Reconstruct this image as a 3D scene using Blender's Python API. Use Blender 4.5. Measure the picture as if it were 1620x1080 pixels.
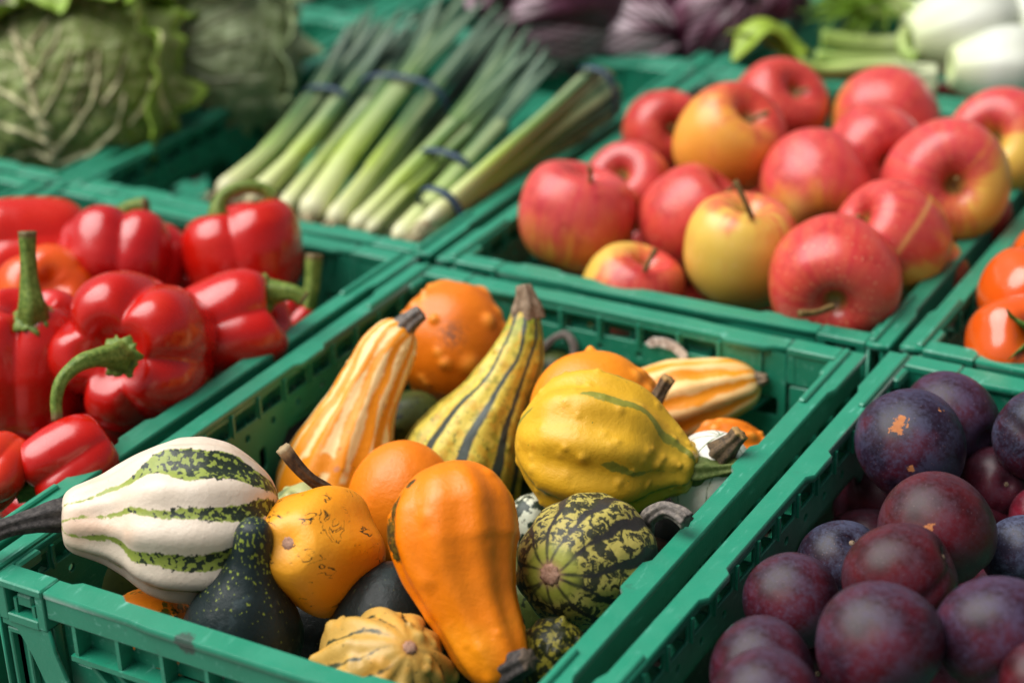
import bpy, bmesh, math, random
import numpy as np
from mathutils import Vector, Matrix, Euler
for _o in list(bpy.data.objects): bpy.data.objects.remove(_o)
S = bpy.context.scene; COL = S.collection
# ---------------- camera ----------------
cam_d = bpy.data.cameras.new('camera'); cam = bpy.data.objects.new('camera', cam_d); COL.objects.link(cam)
RIGHT, DOWN, FWD = (0.868226, 0.494851, -0.036139), (0.1896578, -0.3982981, -0.8974344), (-0.4584904, 0.7723219, -0.4396652)
CAM = Vector((0.6416137, -0.9792460, 0.5107898))
cam.matrix_world = Matrix(((RIGHT[0], -DOWN[0], -FWD[0], CAM[0]), (RIGHT[1], -DOWN[1], -FWD[1], CAM[1]), (RIGHT[2], -DOWN[2], -FWD[2], CAM[2]), (0, 0, 0, 1)))
cam_d.sensor_width = 36; cam_d.lens = 36*3203.06/1620; cam_d.clip_start = .05; cam_d.clip_end = 500
cam_d.dof.use_dof = True; cam_d.dof.focus_distance = .985; cam_d.dof.aperture_fstop = 4.4
cam_d.dof.aperture_blades = 9
S.camera = cam
# ---------------- sky and sun (bright overcast day) ----------------
W = bpy.data.worlds.new('World'); S.world = W; W.use_nodes = True
SUN_EL, SUN_AZ = math.radians(60), math.radians(-116)      # azimuth from +Y, clockwise
nt = W.node_tree; sky = nt.nodes.new('ShaderNodeTexSky'); sky.sky_type = 'NISHITA'; sky.sun_disc = False
sky.sun_elevation = SUN_EL; sky.sun_rotation = SUN_AZ; sky.air_density = 1.0; sky.dust_density = 4.0; sky.ozone_density = 1.0
hs = nt.nodes.new('ShaderNodeHueSaturation'); hs.inputs['Saturation'].default_value = .35   # thin cloud: a whitish sky
nt.links.new(sky.outputs[0], hs.inputs['Color']); nt.links.new(hs.outputs[0], nt.nodes['Background'].inputs[0]); nt.nodes['Background'].inputs[1].default_value = .05
sun_d = bpy.data.lights.new('sun', 'SUN'); sun_d.energy = 3.7; sun_d.angle = math.radians(62); sun_d.color = (1, .98, .95)
sun = bpy.data.objects.new('sun', sun_d); COL.objects.link(sun)
sd = Vector((math.sin(SUN_AZ)*math.cos(SUN_EL), math.cos(SUN_AZ)*math.cos(SUN_EL), math.sin(SUN_EL)))
sun.rotation_euler = (-sd).to_track_quat('-Z', 'Y').to_euler(); sun.location = sd*5
S.view_settings.view_transform = 'Standard'; S.view_settings.look = 'None'; S.view_settings.exposure = .53; S.view_settings.gamma = 1
S.render.engine = 'CYCLES'; S.cycles.use_denoising = True; S.cycles.max_bounces = 8
rng = np.random.default_rng(4)
# measured layout, metres, z = 0 at the crate rims
GOURDS = [
{'name': 'white_gourd', 'label': 'large white pear-shaped gourd with green speckled stripes, its dark stem over the crate rim', 'pts': [(0.0286, -0.3741, 0.0173), (0.0518, -0.3545, 0.0139), (0.0834, -0.3366, 0.0123), (0.1093, -0.3104, 0.0086)], 'prof': [(0, 0.0), (0.012, 0.01092), (0.04, 0.01456), (0.11, 0.0182), (0.19, 0.02153), (0.26, 0.02578), (0.35, 0.03184), (0.44, 0.03609), (0.54, 0.03882), (0.64, 0.03912), (0.76, 0.03639), (0.87, 0.02972), (0.95, 0.02002), (1, 0.0)], 'ref': (0.573, -0.635, 0.498), 'mat': 'white_green', 'ribs': (10, 0.055, 59), 'lump': (0.0012, 40), 'stripes': [{'th': 41, 'w': [(0, 0.0002), (0.1, 0.0006), (0.3, 0.0016), (0.45, 0.0045), (0.6, 0.0095), (0.8, 0.008), (1, 0.002)], 'wob': 0.002}, {'th': 5, 'w': [(0, 0.0004), (0.3, 0.0009), (0.5, 0.0016), (0.7, 0.0035), (0.85, 0.0045), (1, 0.002)], 'wob': 0.001}, {'th': -30, 'w': [(0, 0.0006), (0.1, 0.0012), (0.3, 0.0022), (0.5, 0.0032), (0.7, 0.005), (1, 0.003)], 'wob': 0.0015}, {'th': -64, 'w': [(0, 0.0), (0.3, 0.0003), (0.45, 0.002), (0.6, 0.0035), (0.8, 0.0045), (1, 0.003)], 'wob': 0.0015}, {'th': -102, 'w': [(0, 0.0), (0.3, 0.001), (0.6, 0.003), (1, 0.003)], 'wob': 0.001}, {'th': 77, 'w': [(0, -0.002), (0.5, -0.001), (0.8, 0.001), (1, 0.002)], 'wob': 0.001}, {'th': 113, 'w': [(0, 0.0), (0.3, 0.002), (0.6, 0.004), (1, 0.003)], 'wob': 0.001}, {'th': 150, 'w': [(0, 0.0), (0.3, 0.002), (0.6, 0.004), (1, 0.003)], 'wob': 0.001}, {'th': -140, 'w': [(0, 0.0), (0.3, 0.002), (0.6, 0.004), (1, 0.003)], 'wob': 0.001}], 'stem': {'pts': [(0.0326, -0.367, 0.0187), (0.0276, -0.3712, 0.0189), (0.0225, -0.3766, 0.0191), (0.0151, -0.384, 0.0184), (0.0067, -0.3927, 0.0166), (-0.0007, -0.4019, 0.0127)], 'r': [0.00758, 0.00698, 0.00516, 0.00425, 0.00425, 0.00516], 'mat': 'stem_dark'}},
{'name': 'dark_green_gourd', 'label': 'small dark green teardrop gourd with pale yellow specks, leaning on the front rim', 'pts': [(0.1265, -0.3501, 0.0312), (0.1241, -0.351, 0.0139), (0.1205, -0.3565, -0.0147), (0.1135, -0.3574, -0.0545)], 'prof': [(0, 0.0), (0.03, 0.00653), (0.1, 0.00891), (0.22, 0.01009), (0.34, 0.01366), (0.46, 0.02019), (0.58, 0.02613), (0.7, 0.0288), (0.84, 0.02731), (0.94, 0.01959), (1, 0.0)], 'ref': (0.52, -0.625, 0.517), 'mat': 'dark_speck', 'ribs': (8, 0.012, 0), 'lump': (0.0006, 50)},
{'name': 'orange_gourd', 'label': 'squat golden orange gourd with a brown blossom scar and black scribbles, long thin dark stem', 'pts': [(0.1402, -0.345, 0.0195), (0.1364, -0.319, 0.0008), (0.1357, -0.2925, -0.0201)], 'prof': [(0, 0.0), (0.03, 0.00965), (0.13, 0.01719), (0.3, 0.02412), (0.48, 0.02834), (0.62, 0.02955), (0.77, 0.02714), (0.9, 0.01869), (1, 0.0)], 'ref': (0.504, -0.66, 0.511), 'mat': 'gold_scribble', 'ribs': (5, 0.075, 8), 'lump': (0.0026, 35), 'scar': 0.0042, 'stem': {'pts': [(0.145, -0.2917, -0.0056), (0.1353, -0.2914, 0.0095), (0.1302, -0.2967, 0.0192), (0.1243, -0.303, 0.028), (0.1178, -0.3057, 0.0368), (0.1134, -0.3077, 0.0447)], 'r': [0.00452, 0.00332, 0.00286, 0.00286, 0.00286, 0.00332], 'mat': 'stem_brown'}},
{'name': 'round_orange_gourd', 'label': 'smooth plain orange round gourd between the scribbled and the big orange gourds', 'pts': [(0.1235, -0.2196, 0.004), (0.1166, -0.2191, -0.0674)], 'prof': [(0, 0.0), (0.5, 0.02984), (1, 0.0)], 'ref': (0.522, -0.76, 0.542), 'mat': 'plain_orange', 'ribs': (8, 0.015, 0), 'lump': (0.001, 30)},
{'name': 'bottle_gourd', 'label': 'tall bottle-shaped cream gourd with orange stripes and a short grey stem', 'pts': [(0.0669, -0.1246, 0.0195), (0.0627, -0.1334, 0.013), (0.0584, -0.1497, -0.0043), (0.0534, -0.1687, -0.0325), (0.049, -0.1787, -0.0569), (0.0468, -0.1875, -0.086)], 'prof': [(0, 0.0), (0.03, 0.01063), (0.09, 0.01452), (0.2, 0.01665), (0.35, 0.01877), (0.5, 0.02338), (0.65, 0.0294), (0.8, 0.03294), (0.92, 0.0255), (1, 0.0)], 'ref': (0.585, -0.822, 0.535), 'mat': 'cream_orange', 'ribs': (11, 0.035, 0), 'lump': (0.002, 40), 'stripes': [{'th': -85, 'w': [(0, 0.0015), (0.3, 0.0022), (0.6, 0.0038), (1, 0.003)], 'wob': 0.0012}, {'th': -59, 'w': [(0, 0.0015), (0.3, 0.0022), (0.6, 0.0038), (1, 0.003)], 'wob': 0.0012}, {'th': -33, 'w': [(0, 0.0015), (0.3, 0.0022), (0.6, 0.0038), (1, 0.003)], 'wob': 0.0012}, {'th': -7, 'w': [(0, 0.0015), (0.3, 0.0022), (0.6, 0.0038), (1, 0.003)], 'wob': 0.0012}, {'th': 19, 'w': [(0, 0.0015), (0.3, 0.0022), (0.6, 0.0038), (1, 0.003)], 'wob': 0.0012}, {'th': 45, 'w': [(0, 0.0015), (0.3, 0.0022), (0.6, 0.0038), (1, 0.003)], 'wob': 0.0012}, {'th': 71, 'w': [(0, 0.0015), (0.3, 0.0022), (0.6, 0.0038), (1, 0.003)], 'wob': 0.0012}, {'th': 97, 'w': [(0, 0.0015), (0.3, 0.0022), (0.6, 0.0038), (1, 0.003)], 'wob': 0.0012}, {'th': 123, 'w': [(0, 0.0015), (0.3, 0.0022), (0.6, 0.0038), (1, 0.003)], 'wob': 0.0012}, {'th': 149, 'w': [(0, 0.0015), (0.3, 0.0022), (0.6, 0.0038), (1, 0.003)], 'wob': 0.0012}, {'th': 175, 'w': [(0, 0.0015), (0.3, 0.0022), (0.6, 0.0038), (1, 0.003)], 'wob': 0.0012}, {'th': 201, 'w': [(0, 0.0015), (0.3, 0.0022), (0.6, 0.0038), (1, 0.003)], 'wob': 0.0012}, {'th': 227, 'w': [(0, 0.0015), (0.3, 0.0022), (0.6, 0.0038), (1, 0.003)], 'wob': 0.0012}, {'th': 253, 'w': [(0, 0.0015), (0.3, 0.0022), (0.6, 0.0038), (1, 0.003)], 'wob': 0.0012}], 'bumps': (40, 0.0008, 0.0016, 5), 'stem': {'pts': [(0.0653, -0.1329, 0.0181), (0.0685, -0.1295, 0.0228), (0.072, -0.1268, 0.0263), (0.0759, -0.1238, 0.0297)], 'r': [0.00673, 0.00567, 0.0046, 0.00407], 'mat': 'stem_grey'}},
{'name': 'warty_orange_gourd', 'label': 'round deep orange gourd dotted with warts, behind the bottle-shaped gourd', 'pts': [(0.0572, -0.0636, 0.0174), (0.0589, -0.0668, -0.0173), (0.0601, -0.068, -0.0547)], 'prof': [(0, 0.0), (0.5, 0.03383), (1, 0.0)], 'ref': (0.583, -0.913, 0.529), 'mat': 'deep_orange', 'ribs': (6, 0.02, 0), 'lump': (0.0015, 40), 'bumps': (46, 0.0022, 0.0042, 11), 'spots': [(0.27, 0, 0.0075, 0.004)]},
{'name': 'crookneck_gourd', 'label': 'yellow-green long-necked gourd with dark lengthwise stripes, stem pointing up', 'pts': [(0.1226, -0.0867, 0.0264), (0.1235, -0.0977, 0.0061), (0.118, -0.1134, -0.0159), (0.1101, -0.1315, -0.0393), (0.1049, -0.143, -0.0633), (0.1024, -0.1456, -0.0834)], 'prof': [(0, 0.0), (0.03, 0.00783), (0.1, 0.01139), (0.22, 0.0146), (0.38, 0.01922), (0.55, 0.02706), (0.7, 0.03418), (0.84, 0.03667), (0.94, 0.02634), (1, 0.0)], 'ref': (0.528, -0.86, 0.539), 'mat': 'yellow_green', 'ribs': (10, 0.03, 8), 'lump': (0.0014, 60), 'stripes': [{'th': -80, 'w': [(0, 0.0012), (0.2, 0.0009), (0.45, 0.0015), (0.7, 0.0032), (1, 0.0022)], 'wob': 0.0008}, {'th': -37, 'w': [(0, 0.0012), (0.2, 0.0009), (0.45, 0.0015), (0.7, 0.0032), (1, 0.0022)], 'wob': 0.0008}, {'th': -2, 'w': [(0, 0.0012), (0.2, 0.0009), (0.45, 0.0015), (0.7, 0.0032), (1, 0.0022)], 'wob': 0.0008}, {'th': 32, 'w': [(0, 0.0012), (0.2, 0.0009), (0.45, 0.0015), (0.7, 0.0032), (1, 0.0022)], 'wob': 0.0008}, {'th': 66, 'w': [(0, 0.0012), (0.2, 0.0009), (0.45, 0.0015), (0.7, 0.0032), (1, 0.0022)], 'wob': 0.0008}, {'th': 110, 'w': [(0, 0.0012), (0.2, 0.0009), (0.45, 0.0015), (0.7, 0.0032), (1, 0.0022)], 'wob': 0.0008}, {'th': 150, 'w': [(0, 0.0012), (0.2, 0.0009), (0.45, 0.0015), (0.7, 0.0032), (1, 0.0022)], 'wob': 0.0008}, {'th': 190, 'w': [(0, 0.0012), (0.2, 0.0009), (0.45, 0.0015), (0.7, 0.0032), (1, 0.0022)], 'wob': 0.0008}, {'th': 235, 'w': [(0, 0.0012), (0.2, 0.0009), (0.45, 0.0015), (0.7, 0.0032), (1, 0.0022)], 'wob': 0.0008}], 'bumps': (70, 0.0009, 0.0022, 7), 'stem': {'pts': [(0.1238, -0.0885, 0.0219), (0.1232, -0.0877, 0.0262), (0.1218, -0.0863, 0.0324), (0.12, -0.085, 0.0389)], 'r': [0.00961, 0.00819, 0.0057, 0.00392], 'mat': 'stem_tan'}},
{'name': 'yellow_gourd', 'label': 'plump bumpy yellow gourd with thin green streaks and a green stem pointing right', 'pts': [(0.2616, -0.1605, -0.0067), (0.2427, -0.1628, -0.0046), (0.2088, -0.1781, 0.0037), (0.1735, -0.1895, 0.0068)], 'prof': [(0, 0.0), (0.015, 0.00877), (0.07, 0.01299), (0.18, 0.02078), (0.31, 0.02955), (0.46, 0.03539), (0.62, 0.03702), (0.77, 0.03377), (0.9, 0.02338), (1, 0.0)], 'ref': (0.42, -0.807, 0.511), 'mat': 'yellow_bumpy', 'ribs': (9, 0.07, 0), 'lump': (0.0014, 40), 'bumps': (120, 0.0009, 0.0022, 3), 'stripes': [{'th': 52, 'w': [(0, 0.0004), (0.2, 0.001), (0.45, 0.0024), (0.8, 0.0015), (1, 0.0)], 'wob': 0.0012}, {'th': 14, 'w': [(0, -0.001), (0.2, 0.0004), (0.4, 0.0016), (0.5, 0.0028), (0.58, -0.002), (1, -0.004)], 'wob': 0.0012}, {'th': -40, 'w': [(0, 0.0008), (0.15, 0.0022), (0.4, 0.0022), (0.6, 0.003), (0.7, -0.001), (0.85, -0.001), (0.95, 0.002), (1, 0.002)], 'wob': 0.0016}, {'th': 90, 'w': [(0, 0.0004), (0.5, 0.001), (1, 0.001)], 'wob': 0.001}, {'th': -85, 'w': [(0, 0.001), (0.5, 0.002), (1, 0.001)], 'wob': 0.001}], 'stem': {'pts': [(0.2567, -0.1599, -0.0074), (0.2615, -0.1595, -0.0072), (0.2674, -0.157, -0.0066), (0.2741, -0.1537, -0.0055), (0.2807, -0.1505, -0.0044)], 'r': [0.00714, 0.00682, 0.00487, 0.0039, 0.0039], 'mat': 'stem_green'}},
{'name': 'domed_orange_gourd', 'label': 'smooth bright orange dome-topped gourd behind the yellow gourd, with a woody cut stem', 'pts': [(0.1539, -0.1421, -0.0105), (0.182, -0.124, -0.008), (0.2106, -0.1023, -0.011)], 'prof': [(0, 0.0), (0.5, 0.03329), (1, 0.0)], 'ref': (0.459, -0.856, 0.521), 'mat': 'bright_orange', 'ribs': (6, 0.015, 0), 'lump': (0.0014, 35), 'bumplist': [(0.9, 30, 0.003, 0.005), (0.93, 5, 0.003, 0.004), (0.86, 60, 0.0025, 0.004), (0.93, 60, 0.0035, 0.005), (0.96, 20, 0.0035, 0.004), (0.8, 45, 0.0018, 0.004), (0.5, 88, 0.003, 0.0025), (0.97, 80, 0.003, 0.005)], 'stem': {'pts': [(0.2124, -0.1198, -0.0049), (0.2166, -0.116, 0.002), (0.2196, -0.1127, 0.0091), (0.2222, -0.1104, 0.0151)], 'r': [0.0048, 0.00378, 0.00343, 0.00378], 'mat': 'stem_woody'}},
{'name': 'ribbed_striped_gourd', 'label': 'long ribbed cream and orange striped gourd lying in the far right corner of the crate', 'pts': [(0.2381, -0.023, -0.0239), (0.2164, -0.0387, -0.0288), (0.1958, -0.0541, -0.0343), (0.1718, -0.067, -0.0435)], 'prof': [(0, 0.0), (0.02, 0.00723), (0.08, 0.01266), (0.2, 0.01664), (0.4, 0.02026), (0.6, 0.02387), (0.8, 0.02387), (0.93, 0.01628), (1, 0.0)], 'ref': (0.436, -0.934, 0.543), 'mat': 'cream_orange2', 'ribs': (10, 0.06, 18), 'lump': (0.001, 40), 'stripes': [{'th': 0, 'w': [(0, 0.001), (0.3, 0.0028), (0.6, 0.0036), (1, 0.003)], 'wob': 0.0012}, {'th': 36, 'w': [(0, 0.001), (0.3, 0.0028), (0.6, 0.0036), (1, 0.003)], 'wob': 0.0012}, {'th': 72, 'w': [(0, 0.001), (0.3, 0.0028), (0.6, 0.0036), (1, 0.003)], 'wob': 0.0012}, {'th': 108, 'w': [(0, 0.001), (0.3, 0.0028), (0.6, 0.0036), (1, 0.003)], 'wob': 0.0012}, {'th': 144, 'w': [(0, 0.001), (0.3, 0.0028), (0.6, 0.0036), (1, 0.003)], 'wob': 0.0012}, {'th': 180, 'w': [(0, 0.001), (0.3, 0.0028), (0.6, 0.0036), (1, 0.003)], 'wob': 0.0012}, {'th': 216, 'w': [(0, 0.001), (0.3, 0.0028), (0.6, 0.0036), (1, 0.003)], 'wob': 0.0012}, {'th': 252, 'w': [(0, 0.001), (0.3, 0.0028), (0.6, 0.0036), (1, 0.003)], 'wob': 0.0012}, {'th': 288, 'w': [(0, 0.001), (0.3, 0.0028), (0.6, 0.0036), (1, 0.003)], 'wob': 0.0012}, {'th': 324, 'w': [(0, 0.001), (0.3, 0.0028), (0.6, 0.0036), (1, 0.003)], 'wob': 0.0012}], 'stem': {'pts': [(0.2348, -0.029, -0.0218), (0.2391, -0.0272, -0.0209), (0.2415, -0.0266, -0.0202), (0.2436, -0.0261, -0.0192)], 'r': [0.0047, 0.0047, 0.00326, 0.00217], 'mat': 'stem_tan'}},
{'name': 'knobbly_gourd', 'label': 'small knobbly burnt-orange gourd behind the small white gourd', 'pts': [(0.2295, -0.1044, -0.0377), (0.2485, -0.0922, -0.036), (0.2656, -0.0756, -0.0362)], 'prof': [(0, 0.0), (0.5, 0.02071), (1, 0.0)], 'ref': (0.394, -0.889, 0.547), 'mat': 'deep_orange', 'ribs': (12, 0.05, 0), 'lump': (0.0012, 60), 'bumps': (60, 0.0016, 0.003, 21)},
{'name': 'small_white_gourd', 'label': 'small white gourd with thin green lines and a thick dark stem beside the right rim', 'pts': [(0.2662, -0.1405, 0.0048), (0.2617, -0.1412, -0.0192), (0.2572, -0.1436, -0.0459)], 'prof': [(0, 0.0), (0.5, 0.02206), (1, 0.0)], 'ref': (0.38, -0.837, 0.531), 'mat': 'white_lines', 'ribs': (9, 0.03, 0), 'lump': (0.0008, 50), 'stripes': [{'th': -80, 'w': [(0, 0.0003), (0.5, 0.0004), (1, 0.0004)], 'wob': 0.0005}, {'th': -40, 'w': [(0, 0.0003), (0.5, 0.0004), (1, 0.0004)], 'wob': 0.0005}, {'th': 0, 'w': [(0, 0.0003), (0.5, 0.0004), (1, 0.0004)], 'wob': 0.0005}, {'th': 40, 'w': [(0, 0.0003), (0.5, 0.0004), (1, 0.0004)], 'wob': 0.0005}, {'th': 80, 'w': [(0, 0.0003), (0.5, 0.0004), (1, 0.0004)], 'wob': 0.0005}, {'th': 120, 'w': [(0, 0.0003), (0.5, 0.0004), (1, 0.0004)], 'wob': 0.0005}, {'th': 160, 'w': [(0, 0.0003), (0.5, 0.0004), (1, 0.0004)], 'wob': 0.0005}, {'th': 200, 'w': [(0, 0.0003), (0.5, 0.0004), (1, 0.0004)], 'wob': 0.0005}, {'th': 240, 'w': [(0, 0.0003), (0.5, 0.0004), (1, 0.0004)], 'wob': 0.0005}], 'stem': {'pts': [(0.2695, -0.1492, -0.0004), (0.2728, -0.1487, 0.0039), (0.2762, -0.147, 0.0079), (0.2794, -0.1451, 0.0125)], 'r': [0.00724, 0.0056, 0.00428, 0.00428], 'mat': 'stem_woody'}},
{'name': 'striped_round_gourd', 'label': 'round yellow-green gourd with blackish melon stripes and a pink-brown blossom scar', 'pts': [(0.2488, -0.2929, 0.0034), (0.2488, -0.2612, -0.0092), (0.2545, -0.2192, -0.0209)], 'prof': [(0, 0.0), (0.1, 0.01804), (0.3, 0.02947), (0.5, 0.03368), (0.7, 0.03158), (0.88, 0.02105), (1, 0.0)], 'ref': (0.391, -0.721, 0.52), 'mat': 'melon', 'ribs': (10, 0.03, 0), 'lump': (0.0014, 40), 'scar': 0.0062, 'stripes': [{'th': -150, 'w': [(0, 0.0006), (0.15, 0.0012), (0.5, 0.0034), (0.85, 0.0024), (1, 0.001)], 'wob': 0.0014}, {'th': -112, 'w': [(0, 0.0006), (0.15, 0.0012), (0.5, 0.0034), (0.85, 0.0024), (1, 0.001)], 'wob': 0.0014}, {'th': -78, 'w': [(0, 0.0006), (0.15, 0.0012), (0.5, 0.0034), (0.85, 0.0024), (1, 0.001)], 'wob': 0.0014}, {'th': -45, 'w': [(0, 0.0006), (0.15, 0.0012), (0.5, 0.0034), (0.85, 0.0024), (1, 0.001)], 'wob': 0.0014}, {'th': -12, 'w': [(0, 0.0006), (0.15, 0.0012), (0.5, 0.0034), (0.85, 0.0024), (1, 0.001)], 'wob': 0.0014}, {'th': 20, 'w': [(0, 0.0006), (0.15, 0.0012), (0.5, 0.0034), (0.85, 0.0024), (1, 0.001)], 'wob': 0.0014}, {'th': 50, 'w': [(0, 0.0006), (0.15, 0.0012), (0.5, 0.0034), (0.85, 0.0024), (1, 0.001)], 'wob': 0.0014}, {'th': 84, 'w': [(0, 0.0006), (0.15, 0.0012), (0.5, 0.0034), (0.85, 0.0024), (1, 0.001)], 'wob': 0.0014}, {'th': 118, 'w': [(0, 0.0006), (0.15, 0.0012), (0.5, 0.0034), (0.85, 0.0024), (1, 0.001)], 'wob': 0.0014}, {'th': 152, 'w': [(0, 0.0006), (0.15, 0.0012), (0.5, 0.0034), (0.85, 0.0024), (1, 0.001)], 'wob': 0.0014}, {'th': 185, 'w': [(0, 0.0006), (0.15, 0.0012), (0.5, 0.0034), (0.85, 0.0024), (1, 0.001)], 'wob': 0.0014}], 'stem': {'pts': [(0.2633, -0.2241, -0.0092), (0.2685, -0.2262, 0.0044), (0.2761, -0.2265, 0.0098), (0.2839, -0.2289, 0.011), (0.29, -0.2312, 0.0097)], 'r': [0.00481, 0.00391, 0.00361, 0.00361, 0.00421], 'mat': 'stem_grey'}},
{'name': 'big_orange_gourd', 'label': 'big glossy orange neck gourd in the middle front, neck hanging down towards the front rim', 'pts': [(0.192, -0.2888, 0.0456), (0.2021, -0.2988, 0.0311), (0.2094, -0.309, 0.0148), (0.2206, -0.3178, -0.001), (0.2329, -0.3251, -0.0154), (0.2422, -0.3305, -0.0254), (0.2465, -0.3327, -0.0338)], 'prof': [(0, 0.0), (0.04, 0.01633), (0.12, 0.02508), (0.21, 0.02945), (0.32, 0.03003), (0.43, 0.02799), (0.54, 0.02449), (0.64, 0.02128), (0.75, 0.01895), (0.86, 0.01691), (0.95, 0.01283), (1, 0.0)], 'ref': (0.421, -0.665, 0.509), 'mat': 'big_orange', 'ribs': (9, 0.045, 25), 'lump': (0.0013, 36), 'bumps': (30, 0.0007, 0.003, 9), 'stem': {'pts': [(0.2445, -0.3334, -0.0284), (0.2515, -0.3359, -0.0218), (0.2574, -0.3368, -0.0159), (0.2626, -0.3365, -0.0117)], 'r': [0.00758, 0.007, 0.00583, 0.00496], 'mat': 'stem_dark'}},
{'name': 'black_gourd', 'label': 'almost black dark green round gourd half buried behind the front rim', 'pts': [(0.1717, -0.3184, -0.0026), (0.1744, -0.3152, -0.034), (0.1751, -0.3088, -0.069)], 'prof': [(0, 0.0), (0.5, 0.03018), (1, 0.0)], 'ref': (0.468, -0.665, 0.546), 'mat': 'black_green', 'ribs': (10, 0.02, 0), 'lump': (0.0008, 40)},
{'name': 'tan_ribbed_gourd', 'label': 'tan ribbed gourd with dark green patches in its grooves, behind the front rim', 'pts': [(0.2164, -0.3614, -0.0039), (0.1946, -0.3552, -0.034), (0.1717, -0.3477, -0.0651)], 'prof': [(0, 0.0), (0.12, 0.01793), (0.3, 0.02835), (0.5, 0.0324), (0.7, 0.03037), (0.88, 0.02025), (1, 0.0)], 'ref': (0.447, -0.624, 0.545), 'mat': 'tan_green', 'ribs': (11, 0.1, 0), 'lump': (0.0014, 60), 'bumps': (70, 0.0016, 0.0028, 31), 'scar': 0.004, 'stripes': [{'th': 16.4, 'w': [(0, 0.0003), (0.3, 0.001), (0.5, 0.0045), (1, 0.002)], 'wob': 0.0014}, {'th': 49.1, 'w': [(0, 0.0003), (0.3, 0.001), (0.5, 0.002), (1, 0.002)], 'wob': 0.0014}, {'th': 81.80000000000001, 'w': [(0, 0.0003), (0.3, 0.001), (0.5, 0.002), (1, 0.002)], 'wob': 0.0014}, {'th': 114.5, 'w': [(0, 0.0003), (0.3, 0.001), (0.5, 0.0045), (1, 0.002)], 'wob': 0.0014}, {'th': 147.20000000000002, 'w': [(0, 0.0003), (0.3, 0.001), (0.5, 0.002), (1, 0.002)], 'wob': 0.0014}, {'th': 179.9, 'w': [(0, 0.0003), (0.3, 0.001), (0.5, 0.002), (1, 0.002)], 'wob': 0.0014}, {'th': 212.60000000000002, 'w': [(0, 0.0003), (0.3, 0.001), (0.5, 0.0045), (1, 0.002)], 'wob': 0.0014}, {'th': 245.30000000000004, 'w': [(0, 0.0003), (0.3, 0.001), (0.5, 0.002), (1, 0.002)], 'wob': 0.0014}, {'th': 278.0, 'w': [(0, 0.0003), (0.3, 0.001), (0.5, 0.002), (1, 0.002)], 'wob': 0.0014}, {'th': 310.7, 'w': [(0, 0.0003), (0.3, 0.001), (0.5, 0.0045), (1, 0.002)], 'wob': 0.0014}, {'th': 343.4, 'w': [(0, 0.0003), (0.3, 0.001), (0.5, 0.002), (1, 0.002)], 'wob': 0.0014}]},
{'name': 'low_orange_gourd', 'label': 'orange gourd with green blotches lying low under the large white gourd', 'pts': [(0.0389, -0.3703, -0.0511), (0.0595, -0.3574, -0.05), (0.0777, -0.341, -0.0515)], 'prof': [(0, 0.0), (0.5, 0.02482), (1, 0.0)], 'ref': (0.583, -0.623, 0.562), 'mat': 'orange_blotch', 'ribs': (8, 0.02, 0), 'lump': (0.001, 40), 'bumps': (16, 0.0012, 0.003, 41)},
{'name': 'pale_green_gourd', 'label': 'small pale green warty gourd peeping out between the white and the scribbled gourds', 'pts': [(0.0695, -0.2593, -0.0173), (0.0802, -0.259, -0.028), (0.0857, -0.2519, -0.0439)], 'prof': [(0, 0.0), (0.5, 0.01837), (1, 0.0)], 'ref': (0.563, -0.723, 0.541), 'mat': 'pale_green', 'ribs': (8, 0.05, 0), 'lump': (0.001, 60), 'bumps': (30, 0.002, 0.004, 51)},
{'name': 'mottled_gourd', 'label': 'small green and white mottled gourd barely showing below the yellow gourd', 'pts': [(0.1775, -0.1775, -0.0325), (0.1778, -0.1845, -0.045), (0.1745, -0.184, -0.0635)], 'prof': [(0, 0.0), (0.5, 0.01337), (1, 0.0)], 'ref': (0.465, -0.797, 0.558), 'mat': 'mottled', 'ribs': (8, 0.02, 0), 'lump': (0.0006, 60)},
{'name': 'shaded_green_gourd', 'label': 'shaded dark green striped gourd low between the bottle-shaped and long-necked gourds', 'pts': [(0.0434, -0.1275, -0.0553), (0.0581, -0.1157, -0.05), (0.0722, -0.0995, -0.0475)], 'prof': [(0, 0.0), (0.5, 0.01917), (1, 0.0)], 'ref': (0.584, -0.865, 0.562), 'mat': 'shade_green', 'ribs': (8, 0.02, 0), 'lump': (0.0008, 50)},
{'name': 'dark_warty_gourd', 'label': 'dark warty gourd flecked with yellow beside the neck of the big orange gourd', 'pts': [(0.2547, -0.3084, -0.0144), (0.2583, -0.3053, -0.0355), (0.2604, -0.3043, -0.0587)], 'prof': [(0, 0.0), (0.5, 0.01813), (1, 0.0)], 'ref': (0.384, -0.673, 0.547), 'mat': 'dark_yellow', 'ribs': (8, 0.03, 0), 'lump': (0.0008, 60), 'bumps': (90, 0.0016, 0.0026, 61)},
{'name': 'hidden_green_gourd', 'label': 'dark gourd with a curved grey stem, sunk behind the domed orange gourd', 'pts': [(0.1034, -0.0324, -0.0325), (0.1088, -0.0274, -0.052), (0.1148, -0.0235, -0.0742)], 'prof': [(0, 0.0), (0.5, 0.01762), (1, 0.0)], 'ref': (0.533, -0.951, 0.564), 'mat': 'shade_green', 'ribs': (8, 0.02, 0), 'lump': (0.0006, 50), 'stem': {'pts': [(0.0948, -0.032, -0.0363), (0.1016, -0.0281, -0.0276), (0.1077, -0.0263, -0.0216), (0.1131, -0.0249, -0.0202), (0.1173, -0.0257, -0.0237), (0.1201, -0.0281, -0.0308)], 'r': [0.00306, 0.00249, 0.00211, 0.00211, 0.0023, 0.00268], 'mat': 'stem_grey'}},
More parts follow.
